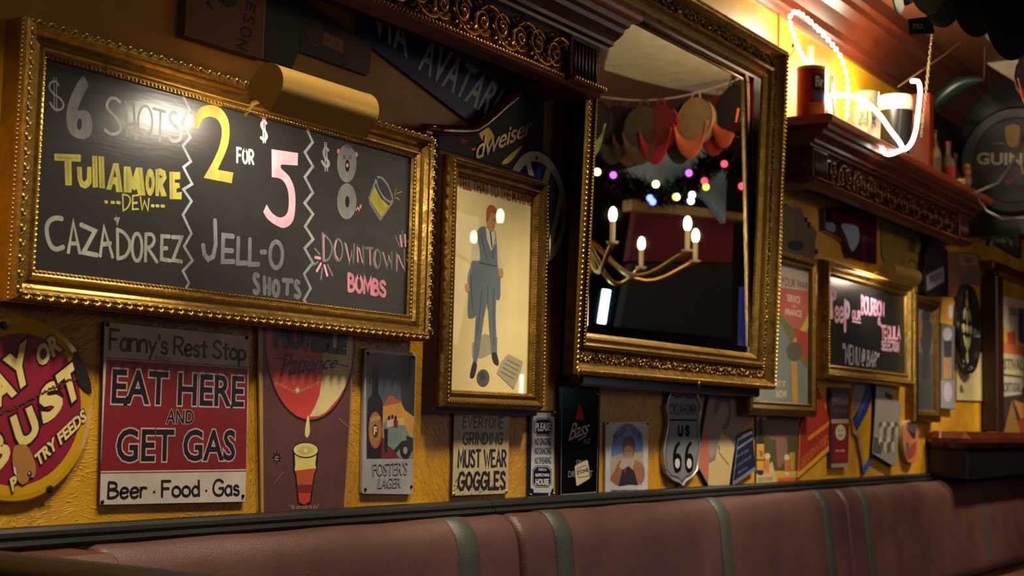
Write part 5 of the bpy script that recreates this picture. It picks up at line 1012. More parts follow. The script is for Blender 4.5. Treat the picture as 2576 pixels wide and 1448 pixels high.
def wraptext(m_, word, cx, cy, r, ac, half, z0, z1, col, bold=.04):
    vs, fs = typemesh(word, bold); x0 = min(p[0] for p in vs); x1 = max(p[0] for p in vs); y0 = min(p[1] for p in vs); y1 = max(p[1] for p in vs)
    m_.add([V((cx+r*math.cos(ac+half*(2*(p[0]-x0)/(x1-x0)-1)), cy+r*math.sin(ac+half*(2*(p[0]-x0)/(x1-x0)-1)), z0+(z1-z0)*(p[1]-y0)/(y1-y0))) for p in vs], fs, col)
wraptext(mb, 'Br', x, -.2, .0634, va+.62, .34, ZS+.14, ZS+.188, C(220, 210, 190)); mb.build('label', PLAST, t)
x = on(2042, .08)-.02; t = T('clear_bottle', 'clear bottle with cork standing behind the red can', 'bottle', (x, -.08, ZS))
mb = MB(); mb.lathe((x, -.08, ZS), [(0, 0), (.04, 0), (.042, .01), (.042, .27), (.036, .30), (.018, .335), (.015, .37), (.0, .37)], 20, col=C(220, 200, 150)); mb.build('glass_body', CLEAR, t)
mb = MB(); mb.lathe((x, -.08, ZS+.36), [(.013, 0), (.017, .005), (.017, .055), (0, .055)], 14, col=C(176, 130, 60)); mb.build('cork', PLAST, t)
x = on(2085, .18); t = T('small_jar', 'small striped jar with dark cap right of the red can', 'jar', (x, -.14, ZS))
mb = MB(); mb.lathe((x, -.14, ZS), [(0, 0), (.034, 0), (.036, .01), (.036, .05), (.036, .1), (.036, .15), (.028, .16), (.028, .18), (0, .18)], 20, cols=[C(200, 180, 130)]*3+[C(170, 90, 40)]+[C(200, 180, 130)]+[C(40, 30, 24)]*3); mb.build('jar_body', PLAST, t)
mb = MB(); mb.lathe((x, -.14, ZS+.18), [(.03, 0), (.03, .022), (0, .022)], 18, col=C(206, 190, 150)); mb.build('lid', PLAST, t)
x = on(2112, .14); t = T('green_surfboard_ornament', 'narrow pale green surfboard-shaped ornament standing on end', 'ornament', (x, -.1, ZS))
mb = MB(); mb.ell((x, -.1, ZS+.175), (.045, 0, 0), (0, .010, 0), (0, 0, .175), C(120, 146, 96), 20, 14); mb.build('board_body', PLAST, t)
mb = MB(); mb.box((x, -.1, ZS+.175), (.006, .022, .3), C(60, 80, 50), .002); mb.build('centre_stripe', PLAST, t)
def stein(px, d, h, r, label):
    x = on(px, d); t = T('beer_stein', label, 'stein', (x, -d, ZS)); cr = C(206, 194, 158)
    mb = MB(); mb.lathe((x, -d, ZS), [(0, 0), (r*1.05, 0), (r*1.08, .015), (r*.98, .03), (r*1.0, .04), (r*1.05, h*.45), (r*.95, h*.7), (r*.88, h*.8), (r*.9, h*.92), (r*.95, h), (r*.85, h), (r*.8, h*.5), (0, h*.45)], 28, cols=[cr]*3+[C(150, 150, 90)]+[cr]*8); mb.build('body', PLAST, t)
    mb = MB(); mb.tube([V((x, -d, ZS))+V((-math.cos(.6), math.sin(.6)*0-.5, 0)).normalized()*(r*.95+.035*math.sin(f*math.pi))+V((0, 0, h*(.2+.65*f))) for f in [i/8 for i in range(9)]], .009, cr, 8); mb.build('handle', PLAST, t)
    mb = MB(); rr = random.Random(px)
    v = math.atan2(-2.5+d, -x)
    for i in range(9): wrap(x, -d, r*1.045, v-.5+i*.14, v-.38+i*.14, ZS+h*(.30+.1*rr.random()), ZS+h*(.48+.15*rr.random()), rr.choice([C(50, 70, 150), C(180, 120, 60), C(90, 130, 70), C(150, 60, 50)]), 3, mb)
    mb.build('painted_figures', PLAST, t)
    return t
stein(2178, .20, .27, .066, 'cream stoneware beer stein with painted figures, in front of pint tub')
stein(2150, .07, .22, .045, 'smaller plain cream stein half hidden behind the painted stein')
x = on(2252, .17); h = .36; t = T('pint_shaped_tub', 'large dark stout-coloured tub with cream rim, beside red boxes', 'tub', (x, -.17, ZS))
mb = MB(); mb.lathe((x, -.17, ZS), [(0, 0), (.062, 0), (.066, .02), (.088, h*.78), (.088, h*.79), (.094, h*.82), (.094, h-.02), (.088, h), (0, h)], 32, cols=[C(26, 22, 20)]*4+[C(220, 206, 160)]*4); mb.build('tub_body', PLAST, t)
x = on(2316, .17)
for i, (dx, hh, lb) in enumerate(((0, .46, 'tall red box standing right of the pint tub'), (.085, .22, 'short red box with yellow mark beside the tall red one'))):
    t = T('red_box', lb, 'box', (x+dx, -.17, ZS)); mb = MB(); mb.box((x+dx, -.17, ZS+hh/2), (.07, .12, hh), C(150, 40, 26), .003); mb.build('box_body', PLAST, t)
    mb = MB(); mb.box((x+dx-.0355, -.17, ZS+hh*.7), (.001, .06, .05), C(200, 160, 70)); mb.build('label', PLAST, t)
def bottle(px, d, h, r, col, lab, label, mt=PLAST):
    x = on(px, d); t = T('bottle', label, 'bottle', (x, -d, ZS)); mb = MB()
    mb.lathe((x, -d, ZS), [(0, 0), (r, 0), (r, .01), (r, h*.55), (r*.8, h*.65), (r*.38, h*.75), (r*.34, h*.95), (r*.4, h), (0, h)], 20, col=col); mb.build('glass_body', mt, t)
    mb = MB(); mb.lathe((x, -d, ZS+h*.15), [(r*1.02, 0), (r*1.02, h*.32)], 20, col=lab); mb.build('label', PLAST, t); mb = MB(); mb.lathe((x, -d, ZS+h*.98), [(r*.45, 0), (r*.45, .02), (0, .02)], 12, col=lab); mb.build('cap', PLAST, t)
bottle(2335, .12, .22, .035, C(196, 170, 90), C(214, 190, 120), 'short amber bottle with cream label beside red boxes')
bottle(2350, .22, .26, .036, C(150, 128, 60), C(96, 80, 56), 'taller olive bottle with dark label in front of the amber bottle')
bottle(2384, .22, .24, .042, C(120, 108, 96), C(176, 30, 34), 'clear bottle with red label near the mantel end')
bottle(2402, .10, .28, .036, C(80, 60, 50), C(120, 60, 50), 'brown bottle behind the red-labelled one')
x = on(2425, .2); t = T('pink_figurine', 'pink seated figurine with yellow hat at the mantel end', 'figurine', (x, -.2, ZS))
mb = MB(); mb.ell((x, -.2, ZS+.045), (.045, 0, 0), (0, .04, 0), (0, 0, .05), C(170, 110, 100), 12, 8); mb.ell((x+.01, -.21, ZS+.10), (.03, 0, 0), (0, .03, 0), (0, 0, .045), C(176, 116, 104), 12, 8); mb.build('body', PLAST, t)
mb = MB(); mb.ell((x+.015, -.21, ZS+.155), (.025, 0, 0), (0, .025, 0), (0, 0, .027), C(190, 130, 110), 12, 8); mb.build('head', PLAST, t)
mb = MB(); mb.lathe((x+.018, -.21, ZS+.17), [(.035, 0), (.02, .008), (.016, .03), (0, .032)], 14, col=C(206, 170, 40)); mb.build('hat', PLAST, t)
x = on(2362, .16); t = T('cream_horn', 'curled cream shell lying by the bottles', 'ornament', (x, -.3, ZS)); mb = MB()
pts = [V((x+.05*math.cos(f*4), -.29+.03*math.sin(f*4), ZS+.022+.015*f)) for f in [i/10 for i in range(11)]]; mb.tube(pts, [.02-.0012*i for i in range(11)], C(214, 190, 130), 8); mb.build('shell_body', PLAST, t)
bl = T('hanging_bottle_balloon', 'long green glassy float hanging in the dark beyond the mantel', 'ornament', tuple(P(2400, 245, .35)))
mb = MB(); pa, pb = PXp(2335, 285, 7.9), PXp(2475, 200, 7.9); mb.tube([pa.lerp(pb, f)+V((0, 0, .06*math.sin(f*math.pi))) for f in [i/10 for i in range(11)]], [.010+.034*math.sin(math.pi*min(1, f*1.0)**.8) for f in [i/10 for i in range(11)]], C(30, 58, 42), 12); mb.build('float_body', PLAST, bl)
mb = MB(); mb.tube([pb, pb+V((.05, 0, .4)), V((pb.x+.1, pb.y, 3.38))], .003, C(90, 80, 60), 5); mb.build('cord', FABRIC, bl)

# rope light looping over the mantel
K6 = 3.0163
t = T('rope_light', 'glowing warm white rope light looped over the far mantel', 'light', tuple(P(2130, 330, .3)))
LE = emis('rope_led', (1.0, .84, .55, 1), 14); LC = emis('rope_led_cool', (1.0, .95, .78, 1), 9)
def px6(p, d): return P(p[0]/K6+1900, p[1]/K6, d)
l1 = catmull([(440, 480), (370, 440), (330, 365), (295, 270), (268, 190), (262, 130), (295, 92), (345, 105), (420, 165), (495, 240), (565, 315), (620, 385), (660, 460), (690, 560), (705, 660), (703, 760), (697, 850), (693, 905)], 6)
dd = lambda i, n: .05+.12*(i/n)
mb = MB(); pts = [px6(p, dd(i, len(l1))) for i, p in enumerate(l1)]; mb.tube(pts, .005, n=8); mb.build('light_tube', emis('rope_sleeve', (1, .78, .42, 1), 2.2), t)
mb = MB(); acc = 0
for i in range(1, len(pts)):
    acc += (pts[i]-pts[i-1]).length
    if acc > .036: acc = 0; mb.ell(pts[i], (.0105, 0, 0), (0, .0105, 0), (0, 0, .0105), (1, 1, 1, 1), 8, 6)
mb.build('light_beads', LE, t, kind='stuff')
l2 = catmull([(570, 880), (560, 790), (560, 735), (600, 720), (680, 722), (770, 740), (860, 790), (950, 880), (1020, 980), (1090, 1070), (1130, 1130), (1180, 1090), (1215, 1000), (1232, 880), (1245, 760), (1250, 680), (1235, 620), (1190, 615)], 6)
mb = MB(); mb.tube([px6(p, min(.34, .14+.0075*i)) for i, p in enumerate(l2)], .0105, n=8); mb.build('light_tube', LC, t)
l3 = catmull([(960, 1120), (990, 1165), (1040, 1165), (1100, 1140), (1130, 1125)], 5); mb = MB(); mb.tube([px6(p, .35) for p in l3], .010, n=8); mb.build('light_tube', LC, t)
lamp('rope_glow', 'POINT', (5.95, -.22, 2.98), (0, 0, 0), 26, (1, .84, .58), shadow_soft_size=.12)
lamp('rope_glow', 'POINT', (6.75, -.22, 2.95), (0, 0, 0), 20, (1, .84, .58), shadow_soft_size=.12)

# cords and chain hanging at top right
t = T('hanging_chain', 'thin metal chain hanging down past the far mantel', 'chain', tuple(P(2320, 330, .5))); mb = MB()
ca_, cb_ = P(2345, 85, .42), P(2318, 340, .40)
for i in range(34):
    f = i/33; c = ca_.lerp(cb_, f); ax = V((0, 0, 1)); sd = V((1, 0, 0)) if i % 2 else V((0, 1, 0)); mb.tube([c+ax*.012*math.cos(q*1.257)+sd*.006*math.sin(q*1.257) for q in range(5)], .0018, C(170, 150, 110), 5, closed=True)
mb.tube([ca_, V((ca_.x, ca_.y, 3.38))], .002, C(170, 150, 110), 5); mb.build('links', METAL, t, kind='stuff')
def cord(name, label, pts, r, col, kk=FABRIC):
    W = [P(x, y, d) for x, y, d in pts]; mb = MB(); mb.tube(W, r, col, 6); mb.build(name, kk, origin=tuple(W[-1]), label=label, cat='cord')
cord('slack_string', 'thin pale cord slanting down from the cream ceiling panel', [(2418, 102, .4), (2380, 135, .38), (2330, 170, .36), (2260, 218, .35)], .003, C(180, 150, 110))
cord('hanging_cable', 'grey cable looping in front of the round stout sign', [(2576, 345, .42), (2560, 390, .42), (2510, 460, .42), (2452, 485, .42), (2480, 530, .42), (2520, 550, .42), (2576, 548, .42)], .008, C(140, 130, 120))

# round stout sign, facing down the room
XG = 8.75; ctr = PXp(2552, 402, XG); t = T('round_stout_sign', 'large round black stout sign with gold harp and white name', 'sign', (XG, ctr.y, ctr.z-.33))
mb = MB(); mb.lathe(ctr+V((.04, 0, 0)), [(.33, 0), (.33, .03), (.315, .045), (.262, .04), (.255, .030), (0, .030)], 48, (-1, 0, 0), cols=[C(5, 5, 6)]*3+[C(96, 48, 22), C(5, 4, 5)]); mb.build('panel', PRINT, t)
a = Art(0, .0012, onx=XG+.008); a.tf(3.217, 2300, 250)
a.poly([(500, 530), (880, 555), (880, 700), (500, 650)], C(40, 16, 28)).up().type('GUINNESS', [(505, 428), (1230, 438), (1230, 545), (505, 525)], C(196, 186, 166), bold=.03)
a.poly([(735, 225), (850, 215), (835, 370), (760, 370)], C(170, 122, 50), True).line([(640, 355), (725, 355)], .01, C(130, 96, 44)).line([(850, 355), (885, 355)], .01, C(130, 96, 44)).poly([(720, 660), (800, 640), (760, 700)], C(130, 40, 40)).line([(865, 520), (880, 600)], .012, C(176, 140, 110)).build('printed_face', t, PRINT)
mb = MB(); mb.box((XG+.06, ctr.y+.05, ctr.z+.05), (.03, 1.0, 1.0), C(10, 9, 9), .004); mb.build('backing_board', BLACKP, t)
mb = MB(); mb.tube([(XG+.06, ctr.y, ctr.z+.5), (XG+.06, ctr.y, 3.38)], .012, C(30, 26, 20), 8); mb.build('hanging_rod', METAL, t)
# pale ceiling panel
t = T('ceiling_panel', 'pale cream slanted panel under the ceiling at far right', 'panel', tuple(PXp(2520, 230, 8.3)))
mb = MB(); q = [PXp(2412, 102, 8.3), PXp(2500, 96, 8.3), PXp(2560, 150, 8.3), PXp(2640, 300, 8.3), PXp(2570, 215, 8.3), PXp(2490, 165, 8.3)]; mb.prism(q, (.12, 0, 0), C(206, 190, 164)); mb.build('panel_board', PRINT, t)
lamp('panel_spot', 'SPOT', (8.9, -1.9, 2.9), (8.3, -1.2, 3.2), 2, (1, .8, .6), shadow_soft_size=.06, spot_size=math.radians(90))  # unseen spot aimed up at the pale ceiling panel

# ------------------------------------------------------------------ caps on a line
def cap(label, x, y, z, crown, brim, yaw, roll=0.0, s=1.0, patch=None):
    grp = 'caps hung across the room' if x > 6 else 'caps bunched at the upper right'
    t = T('baseball_cap', label, 'cap', (x, y, z), grp)
    R = Matrix.Rotation(yaw, 3, 'Z') @ Matrix.Rotation(roll, 3, 'X')
    def w(a_, b_, c_): return V((x, y, z)) + R @ V((a_*s, b_*s, c_*s))
    # crown opens toward +Y, brim hangs down (-Z)
    mb = MB(); nu, nv = 16, 7; vs = []
    for j in range(nv+1):
        ph = (math.pi/2)*j/nv
        for i in range(nu): an = 2*math.pi*i/nu; r_ = .082*math.cos(ph); vs.append(w(r_*math.cos(an), -.115*math.sin(ph), -.10+r_*1.12*math.sin(an)))
    mb.add(vs, [(j*nu+i, j*nu+(i+1) % nu, (j+1)*nu+(i+1) % nu, (j+1)*nu+i) for j in range(nv) for i in range(nu)], crown, True)
    vi = [w(.078*math.cos(2*math.pi*i/nu), .0, -.10+.078*1.12*math.sin(2*math.pi*i/nu)) for i in range(nu)]; mb.add(vi, [list(range(nu))], tuple(c*.5 for c in crown[:3])+(1,)); mb.build('crown', FABRIC, t)
    mb = MB(); n = 12; top = []; bot = []
    for i in range(n+1):
        f = i/n*2-1; xx = .076*f; z0 = -.10-.085*math.sqrt(max(0, 1-f*f*.95)); z1 = z0-.072*math.sqrt(max(0, 1-f*f)); yy = .02*f*f
        top.append((xx, yy-.002, z0)); bot.append((xx*1.0, yy+.004, z1))
    vs = [w(*p) for p in top+bot]+[w(p[0], p[1]+.005, p[2]) for p in top+bot]; m_ = n+1
    mb.add(vs, [(i, i+1, m_+i+1, m_+i) for i in range(n)]+[(2*m_+i, 2*m_+m_+i, 2*m_+m_+i+1, 2*m_+i+1) for i in range(n)]+[(m_+i, m_+i+1, 3*m_+i+1, 3*m_+i) for i in range(n)], brim, True); mb.build('brim', FABRIC, t)
    mb = MB(); mb.ell(w(0, -.117, -.10), R @ V((.008, 0, 0)), R @ V((0, .005, 0)), R @ V((0, 0, .008)), brim, 8, 5); mb.build('button', FABRIC, t)
    mb = MB(); mb.tube([w(-.02, 0, -.015), w(-.012, .0, .012), w(.012, .0, .012), w(.02, 0, -.015)], .004, crown, 6); mb.build('strap', FABRIC, t)
    if patch: mb = MB(); mb.ell(w(0, -.07, -.16), R @ V((.028, 0, 0)), R @ V((0, .008, -.01)), R @ V((0, .012, .02)), patch, 10, 6); mb.build('patch', FABRIC, t)
LX = 7.0
def zline(y): return 3.10 - .07*math.sin(min(1, max(0, (-y-.85)/.95))*math.pi)
specs = [('orange-billed dark cap nearest the wall end of the line', -0.900, C(40, 26, 22), C(190, 84, 40), .5), ('red cap with white trim second from the wall', -1.008, C(160, 22, 26), C(150, 24, 26), .3),
         ('tan straw-coloured cap third from the wall', -1.116, C(190, 150, 96), C(196, 96, 54), .2), ('black cap with dark green bill on the line', -1.224, C(28, 28, 24), C(44, 46, 34), .15), ('bright red cap in the middle of the line', -1.332, C(150, 20, 26), C(156, 22, 30), .2),
         ('black and white cap with brown bill', -1.548, C(34, 30, 28), C(120, 80, 56), .1), ('olive brown cap with dark bill', -1.440, C(84, 70, 46), C(80, 56, 36), -.05), ('dark grey cap beside the pale-billed one', -1.656, C(48, 42, 36), C(70, 66, 46), 0),
         ('dark maroon cap with pale green bill', -1.764, C(44, 24, 22), C(150, 170, 110), .1), ('charcoal cap at the room end of the line', -1.872, C(36, 34, 34), C(60, 58, 50), .2)]
for i, (lb, y, c1, c2, ro_) in enumerate(specs): cap(lb, LX+(.05 if i % 2 else -.03), y, zline(y), c1, c2, 1.5+ro_, .1, 1.42, patch=C(190, 180, 150) if i in (2, 5) else None)
specs2 = [('black cap, front of the upper bunch at the frame corner', 2225, 45, C(20, 18, 18), C(120, 116, 106), 1.4, 5.1), ('navy cap with wide dark bill in upper bunch', 2375, 85, C(18, 18, 26), C(26, 24, 28), .1, 4.9), ('dark cap with mustard crown patch in upper bunch', 2270, 30, C(30, 28, 22), C(24, 22, 20), .3, 5.2),
          ('pale khaki-billed cap in upper bunch', 2318, 52, C(60, 58, 50), C(128, 122, 96), .6, 4.75), ('deep brown cap right of the wide bill', 2455, 110, C(30, 24, 22), C(52, 46, 40), .2, 4.8), ('black cap lowest at the right of the bunch', 2545, 168, C(16, 16, 18), C(30, 30, 36), .15, 4.7), ('charcoal cap behind the lowest one', 2500, 128, C(44, 42, 40), C(30, 30, 30), .4, 5.1), ('olive cap at the right frame edge', 2580, 120, C(84, 82, 40), C(40, 38, 34), 0, 4.95)]
for lb, px_, py_, c1, c2, ro_, x_ in specs2:
    p = PXp(px_, py_, x_); cap(lb, x_, p.y, p.z+.30, c1, c2, 1.7+ro_, .15, 1.15)
mb = MB(); mb.tube([(LX, -.80, 3.38), (LX, -.86, 3.12)]+[(LX, -.86-.1*i, zline(-.86-.1*i)+.02) for i in range(1, 10)]+[(LX, -1.9, 3.12), (LX, -1.95, 3.38)], .006, C(170, 160, 140), 6); mb.build('cap_line', FABRIC, origin=(LX, -1.3, 3.0), label='pale cord strung across the room carrying the reflected caps', cat='cord')
mb = MB(); mb.tube([(5.0, -.75, 3.38), (4.95, -.9, 3.06), (4.9, -1.2, 2.95), (4.9, -1.5, 3.0), (4.9, -1.7, 3.38)], .006, C(60, 56, 50), 6); mb.build('cap_line', FABRIC, origin=(4.95, -1.1, 2.95), label='dark cord under the ceiling carrying the near bunch of caps', cat='cord')
t = T('hanging_star_card', 'small dark card with pale printing hanging among the caps', 'sign', (4.95, -.66, 2.6)); a = Art(0, .001, onx=4.95)
a.mb.prism([PXp(2284, 48, 4.95), PXp(2345, 40, 4.95), PXp(2350, 84, 4.95), PXp(2288, 86, 4.95)], (.006, 0, 0), C(34, 32, 30)); a.type('STOUT', [(2296, 60), (2322, 60), (2322, 72), (2296, 72)], C(180, 176, 160), bold=.03).build('card', t, PAPER)

# ------------------------------------------------------------------ bench
zr = .985
t = T('wall_rail', 'long black vinyl rail along the wall above the bench', 'rail', (5.4, -.025, .94))
mb = MB()
def extrx(mb, prof, xa, xb, col=(1, 1, 1, 1), n=1):
    for (a_, b_), (c_, d_) in zip(prof, prof[1:]): mb.add([(xa, -a_, b_), (xb, -a_, b_), (xb, -c_, d_), (xa, -c_, d_)], [(0, 1, 2, 3)], col, True)
    for x in (xa, xb): mb.add([(x, -a_, b_) for a_, b_ in prof], [list(range(len(prof)))], col)
for xa, xb in ((.5, 3.658), (3.662, 6.44), (6.444, 8.095)):
    mb = MB(); extrx(mb, [(.0, .997), (.012, 1.0), (.024, .997), (.032, .990), (.034, .981), (.030, .973), (.0, .970)], xa, xb); mb.build('upper_roll', LBLACK, t)
    mb = MB(); extrx(mb, [(.0, .974), (.034, .973), (.042, .970), (.045, .964), (.042, .957), (.034, .953), (.0, .950)], xa, xb); mb.build('lower_piping', LBLACK, t)
CP = [(.040, .938), (.050, .952), (.066, .958), (.085, .957), (.104, .948), (.122, .928), (.135, .908), (.144, .880), (.150, .84), (.156, .78), (.164, .70), (.174, .62), (.182, .55), (.186, .48), (.18, .42), (.15, .40), (.03, .40)]
def cprof(off=0.0, sh=0.0):
    out = []
    for i, (d, z) in enumerate(CP):
        a_ = CP[max(0, i-1)]; b_ = CP[min(len(CP)-1, i+1)]; tx, tz = b_[0]-a_[0], b_[1]-a_[1]; L_ = math.hypot(tx, tz); nx, nz = -tz/L_, tx/L_
        out.append((max(.03, d+nx*(off-sh)), z+nz*(off-sh)))
    return out
def cushion(label, xa, xb, stripes, group=None):
    t = T('bench_back_cushion', label, 'cushion', ((xa+xb)/2, -.1, .40)); mb = MB(); xs = []
    R_ = .028
    for i in range(7): f = i/6; xs.append((xa+R_*(1-math.cos(f*math.pi/2)), R_*(1-math.sin(f*math.pi/2))))
    n = max(2, int((xb-xa)/.12)); mid = [(xa+R_+(xb-xa-2*R_)*i/n, .0016*math.sin(i*1.7)) for i in range(1, n)]
    xs2 = [(xb-(x-xa), s) for x, s in xs][::-1]; A_ = xs+mid+xs2; m_ = len(CP)
    vs = []
    for x, s in A_: vs += [V((x, -d, z)) for d, z in cprof(0, s)]
    mb.add(vs, [(i*m_+k, (i+1)*m_+k, (i+1)*m_+k+1, i*m_+k+1) for i in range(len(A_)-1) for k in range(m_-1)], (1, 1, 1, 1), True)
    mb.build('cushion_body', LEATHER, t)
    for sx in stripes:
        mb = MB(); pr = cprof(.0022)[1:14]; w_ = .096; vs = [V((x, -d, z)) for x in (sx-w_/2, sx-w_/2+.002, sx+w_/2-.002, sx+w_/2) for d, z in (cprof(.0004)[1:14] if x in (sx-w_/2, sx+w_/2) else pr)]
        k_ = len(pr); mb.add(vs, [(i*k_+j, (i+1)*k_+j, (i+1)*k_+j+1, i*k_+j+1) for i in range(3) for j in range(k_-1)], (1, 1, 1, 1), True); st = mb.build('leather_stripe', LGREEN, t)
        mb = MB(); pr2 = cprof(.0034)[1:14]
        for s_ in (sx-w_/2-.004, sx+w_/2+.004):
            pts = []
            for (d0, z0), (d1, z1) in zip(pr2, pr2[1:]):
                L_ = math.hypot(d1-d0, z1-z0); n_ = max(1, int(L_/.006))
                for q in range(n_): pts.append(((d0+(d1-d0)*q/n_, z0+(z1-z0)*q/n_), (d0+(d1-d0)*(q+.6)/n_, z0+(z1-z0)*(q+.6)/n_)))
            for (d0, z0), (d1, z1) in pts: mb.tube([(s_, -d0+.0008, z0), (s_, -d1+.0008, z1)], .0008, C(60, 50, 40), 4)
        mb.build('stitching', FABRIC, st, kind='stuff')
    return t
cushion('burgundy leather back cushion nearest the viewer, one grey stripe', 2.07, 3.655, [3.375])
cushion('burgundy leather back cushion in the middle with three grey stripes', 3.662, 6.437, [3.90, 5.10, 6.18])
cushion('farthest burgundy leather back cushion with two grey stripes', 6.444, 10.4, [6.70, 8.74])
mb = MB(); mb.box((6.1, -.42, .335), (8.3, .44, .10), bev=.03); t = T('bench', 'long bench below the back cushions, burgundy seat on dark base', 'bench', (5.9, -.36, 0)); mb.build('seat', LEATHER, t)
mb = MB(); mb.box((6.1, -.36, .143), (8.2, .36, .286)); mb.build('base', DWOOD, t)
# near divider at the left
t = T('booth_divider', 'near booth divider with black padded top at bottom left', 'divider', (1.7, -.7, 0))
mb = MB(); mb.box((1.66, -.76, .46), (.10, 1.44, .92), bev=.01); mb.build('divider_body', DWOOD, t)
mb = MB(); mb.tube([(1.65, -.04, .954), (1.65, -1.5, .954)], .038, n=16); mb.build('padded_top', LBLACK, t)
mb = MB(); mb.tube([(1.605, -.04, .905), (1.605, -1.5, .905)], .010, n=10); mb.build('piping', LBLACK, t)
mb = MB(); mb.box((1.712, -.76, .932), (.07, 1.44, .05), bev=.018); mb.build('olive_edge_strip', LGREEN, t)
mb = MB(); mb.box((1.905, -.115, .892), (.31, .17, .12), bev=.02); mb.build('brown_leather_pad', LBROWN, t)
# far divider with glossy cap
t = T('wall_ledge', 'raised black ledge with rounded glossy mahogany cap above far bench', 'ledge', (9.6, -.12, .97))
mb = MB(); mb.box((9.65, -.115, 1.055), (3.05, .228, .165), bev=.006); mb.build('ledge_body', BLACKP, t)
mb = MB(); mb.box((9.63, -.128, 1.188), (3.12, .254, .10), bev=.038); mb.build('cap', mat('glossy_mahogany', .12, base=C(84, 34, 24), wear=.15, coat=.8), t)

# ------------------------------------------------------------------ what the mirror sees
def chandelier(label, c, R_, n, ph=0.0, drop=0.0):
    t = T('brass_chandelier', label, 'chandelier', tuple(c)); BE = emis('candle_bulb', (1.0, .80, .45, 1), 34)
    mb = MB(); mb.lathe(c-V((0, 0, .12)), [(0, 0), (.02, .01), (.05, .05), (.06, .09), (.03, .14), (.02, .2), (.04, .26), (.02, .32), (.012, .6)], 16, col=C(190, 150, 70)); mb.build('centre_stem', METAL, t)
    mb = MB(); mb.tube([c+V((0, 0, .45)), V((c.x, c.y, 3.38))], .006, C(150, 120, 60), 6); mb.build('hanging_rod', METAL, t)
    for i in range(n):
        an = ph+2*math.pi*i/n; d = V((math.cos(an), math.sin(an), 0)); ar = []
        for q in range(12): f = q/11; ar.append(c+d*(R_*f)+V((0, 0, .16*math.cos(f*math.pi*.5)-.34*math.sin(f*math.pi)**1.3*.62-.02+f*.04)))
        mb = MB(); mb.tube(ar, .013 if R_ > .4 else .009, C(206, 168, 84), 8); arm = mb.build('arm', METAL, t)
        e = ar[-1]; mb = MB(); mb.lathe(e, [(0, -.01), (.03, 0), (.034, .012), (.012, .012), (.014, .03), (.014, .12), (0, .12)], 12, col=C(214, 196, 150)); mb.build('candle_sleeve', PLAST, arm)
        mb = MB(); mb.ell(e+V((0, 0, .155)), (.021, 0, 0), (0, .021, 0), (0, 0, .042), nu=10, nv=8); mb.build('bulb', BE, arm)
    return t
chandelier('brass chandelier with candle bulbs reflected in the large mirror', MR(1468, 655, 8.2), .67, 8, .81)
chandelier('second brass chandelier, seen as bulb glints on the poster glass', MRD(1240, 425, 8.4, .04), .36, 5, .9)
def vtube(label, a_, b_, r):
    mb = MB(); mb.tube([a_, b_], r, n=10); mb.build('neon_tube', emis('cool_tube', (.45, .85, 1.0, 1), 9), origin=tuple(b_), label=label, cat='light')
vtube('pale blue tube light across the room, low in the mirror', MR(1526, 728, 8.6), MR(1513, 813, 8.6), .026)
vtube('pale blue tube light reflected on the poster glass', MRD(1322, 835, 8.6, .04), MRD(1317, 1000, 8.6, .04), .03)
def slab(name, label, cat, pts, off, col, mt=PRINT):
    mb = MB(); mb.prism(pts, off, col); c = area_center(pts); c.z = min(p.z for p in pts); return mb.build(name, mt, origin=tuple(c), label=label, cat=cat)
def MZ(x, y, z):
    p = PZp(x, y, z); return V((p.x, -2*MIRD-p.y, p.z))
slab('cream_ceiling_board', 'large cream ceiling board reflected at the mirror top', 'panel', [MZ(1560, 30, 3.12), MZ(1520, 175, 3.12), MZ(1600, 200, 3.12), MZ(1690, 222, 3.12), MZ(1840, 245, 3.12), MZ(1838, 180, 3.12), MZ(1750, 115, 3.12), MZ(1605, 40, 3.12)], (0, 0, .03), C(196, 190, 150))
slab('pale_blue_panel', 'pale blue sloping panel reflected behind the garland', 'panel', [MR(1560, 430, 9.5), MR(1690, 470, 9.5), MR(1780, 500, 9.5), MR(1825, 560, 9.5), MR(1832, 280, 9.5), MR(1770, 330, 9.5), MR(1650, 400, 9.5)], (.03, -.05, 0), C(120, 146, 170))
slab('black_speaker', 'black loudspeaker box reflected at the mirror right edge', 'speaker', [MR(1832, 175, 9.3), MR(1885, 200, 9.3), MR(1885, 290, 9.3), MR(1830, 285, 9.3)], (.2, -.2, 0), C(16, 16, 20))
slab('wooden_shelf_end', 'mahogany shelf end across the room, at mirror right', 'shelf', [MR(1842, 287, 9.4), MR(1912, 287, 9.4), MR(1912, 312, 9.4), MR(1848, 308, 9.4)], (.2, -.2, 0), C(150, 84, 50), WOODL)
slab('gold_beam', 'gilded beam across the room, mid mirror', 'beam', [MR(1590, 500, 9.6), MR(1900, 540, 9.6), MR(1900, 556, 9.6), MR(1590, 528, 9.6)], (.05, -.1, 0), C(150, 110, 40))
slab('maroon_wall_piece', 'deep red wall piece across the room, mid mirror', 'wall', [MR(1600, 528, 9.7), MR(1846, 545, 9.7), MR(1842, 660, 9.7), MR(1580, 655, 9.7)], (.04, -.06, 0), C(96, 18, 30), FABRIC)  # piece of the maroon wall opposite, as the mirror sees it
slab('dark_screen', 'large switched-off black screen across the room', 'screen', [MR(1590, 662, 9.5), MR(1842, 664, 9.5), MR(1840, 850, 9.5), MR(1560, 820, 9.5)], (.05, -.08, 0), C(10, 10, 9), FABRIC)
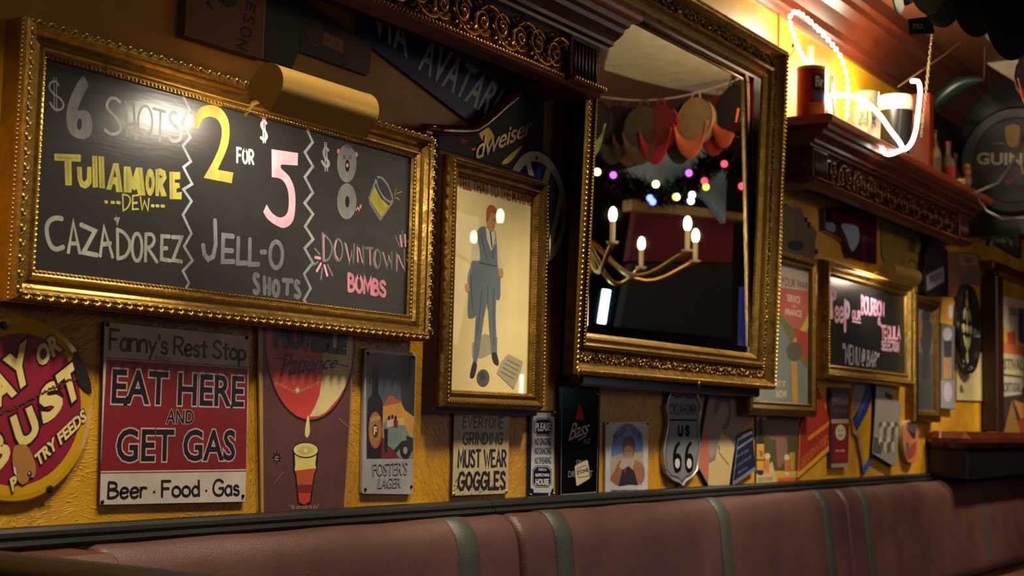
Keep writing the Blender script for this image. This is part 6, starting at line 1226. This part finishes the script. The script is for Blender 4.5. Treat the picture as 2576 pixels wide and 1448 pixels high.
mb = MB(); mb.prism([MR(1872, 720, 9.5), MR(1896, 720, 9.5), MR(1893, 890, 9.5), MR(1868, 880, 9.5)], (.03, -.05, 0), (1, 1, 1, 1)); p = MR(1880, 880, 9.5); mb.build('blue_screen', emis('blue_screen_glow', (.05, .06, .9, 1), .06), origin=tuple(p), label='dim blue glowing screen at the mirror right edge', cat='screen')
mb = MB(); rr = random.Random(21); gl = T('tinsel_garland', 'dark tinsel garland with coloured bulbs strung across the room', 'garland', tuple(MR(1690, 480, 8.9)))
path = [(1480, 410), (1530, 440), (1590, 470), (1650, 490), (1710, 480), (1760, 440), (1800, 400), (1850, 420), (1900, 460)]; gp = [MR(x, y, 8.9) for x, y in [tuple(p) for p in catmull(path, 8)]]
for p in gp:
    for q in range(34):
        dv = V((rr.gauss(0, 1), rr.gauss(0, 1), rr.gauss(0, 1))).normalized(); s = rr.uniform(.04, .12); b_ = p+V((rr.uniform(-.04, .04), rr.uniform(-.04, .04), rr.uniform(-.05, .05))); sd = dv.orthogonal().normalized()*.006
        mb.add([b_-sd, b_+sd, b_+dv*s], [(0, 1, 2)], rr.choice([C(20, 30, 18), C(14, 18, 14), C(50, 20, 20), C(30, 44, 26)]))
mb.build('tinsel', METAL, gl, kind='stuff')
for nm, col, st, pts in (('yellow_bulb', (1, .8, .2, 1), 12, [(1502, 432), (1650, 463)]), ('purple_bulb', (.6, .1, .9, 1), 3, [(1543, 440), (1733, 435)]), ('red_bulb', (1, .05, .08, 1), 3, [(1585, 406), (1822, 412), (1866, 468), (1772, 455)]), ('blue_bulb', (.1, .15, 1, 1), 6, [(1635, 498), (1642, 507)]), ('white_bulb', (1, .9, .75, 1), 6, [(1741, 490), (1738, 505), (1702, 495)]), ('amber_bulb', (1, .6, .08, 1), 3, [(1776, 470), (1700, 495)])):
    for x_, y_ in pts: mb = MB(); mb.ell(MR(x_, y_, 8.75), (.022, 0, 0), (0, .022, 0), (0, 0, .022)); mb.build(nm, emis(nm, col, st), gl)
bpy.context.view_layer.update()
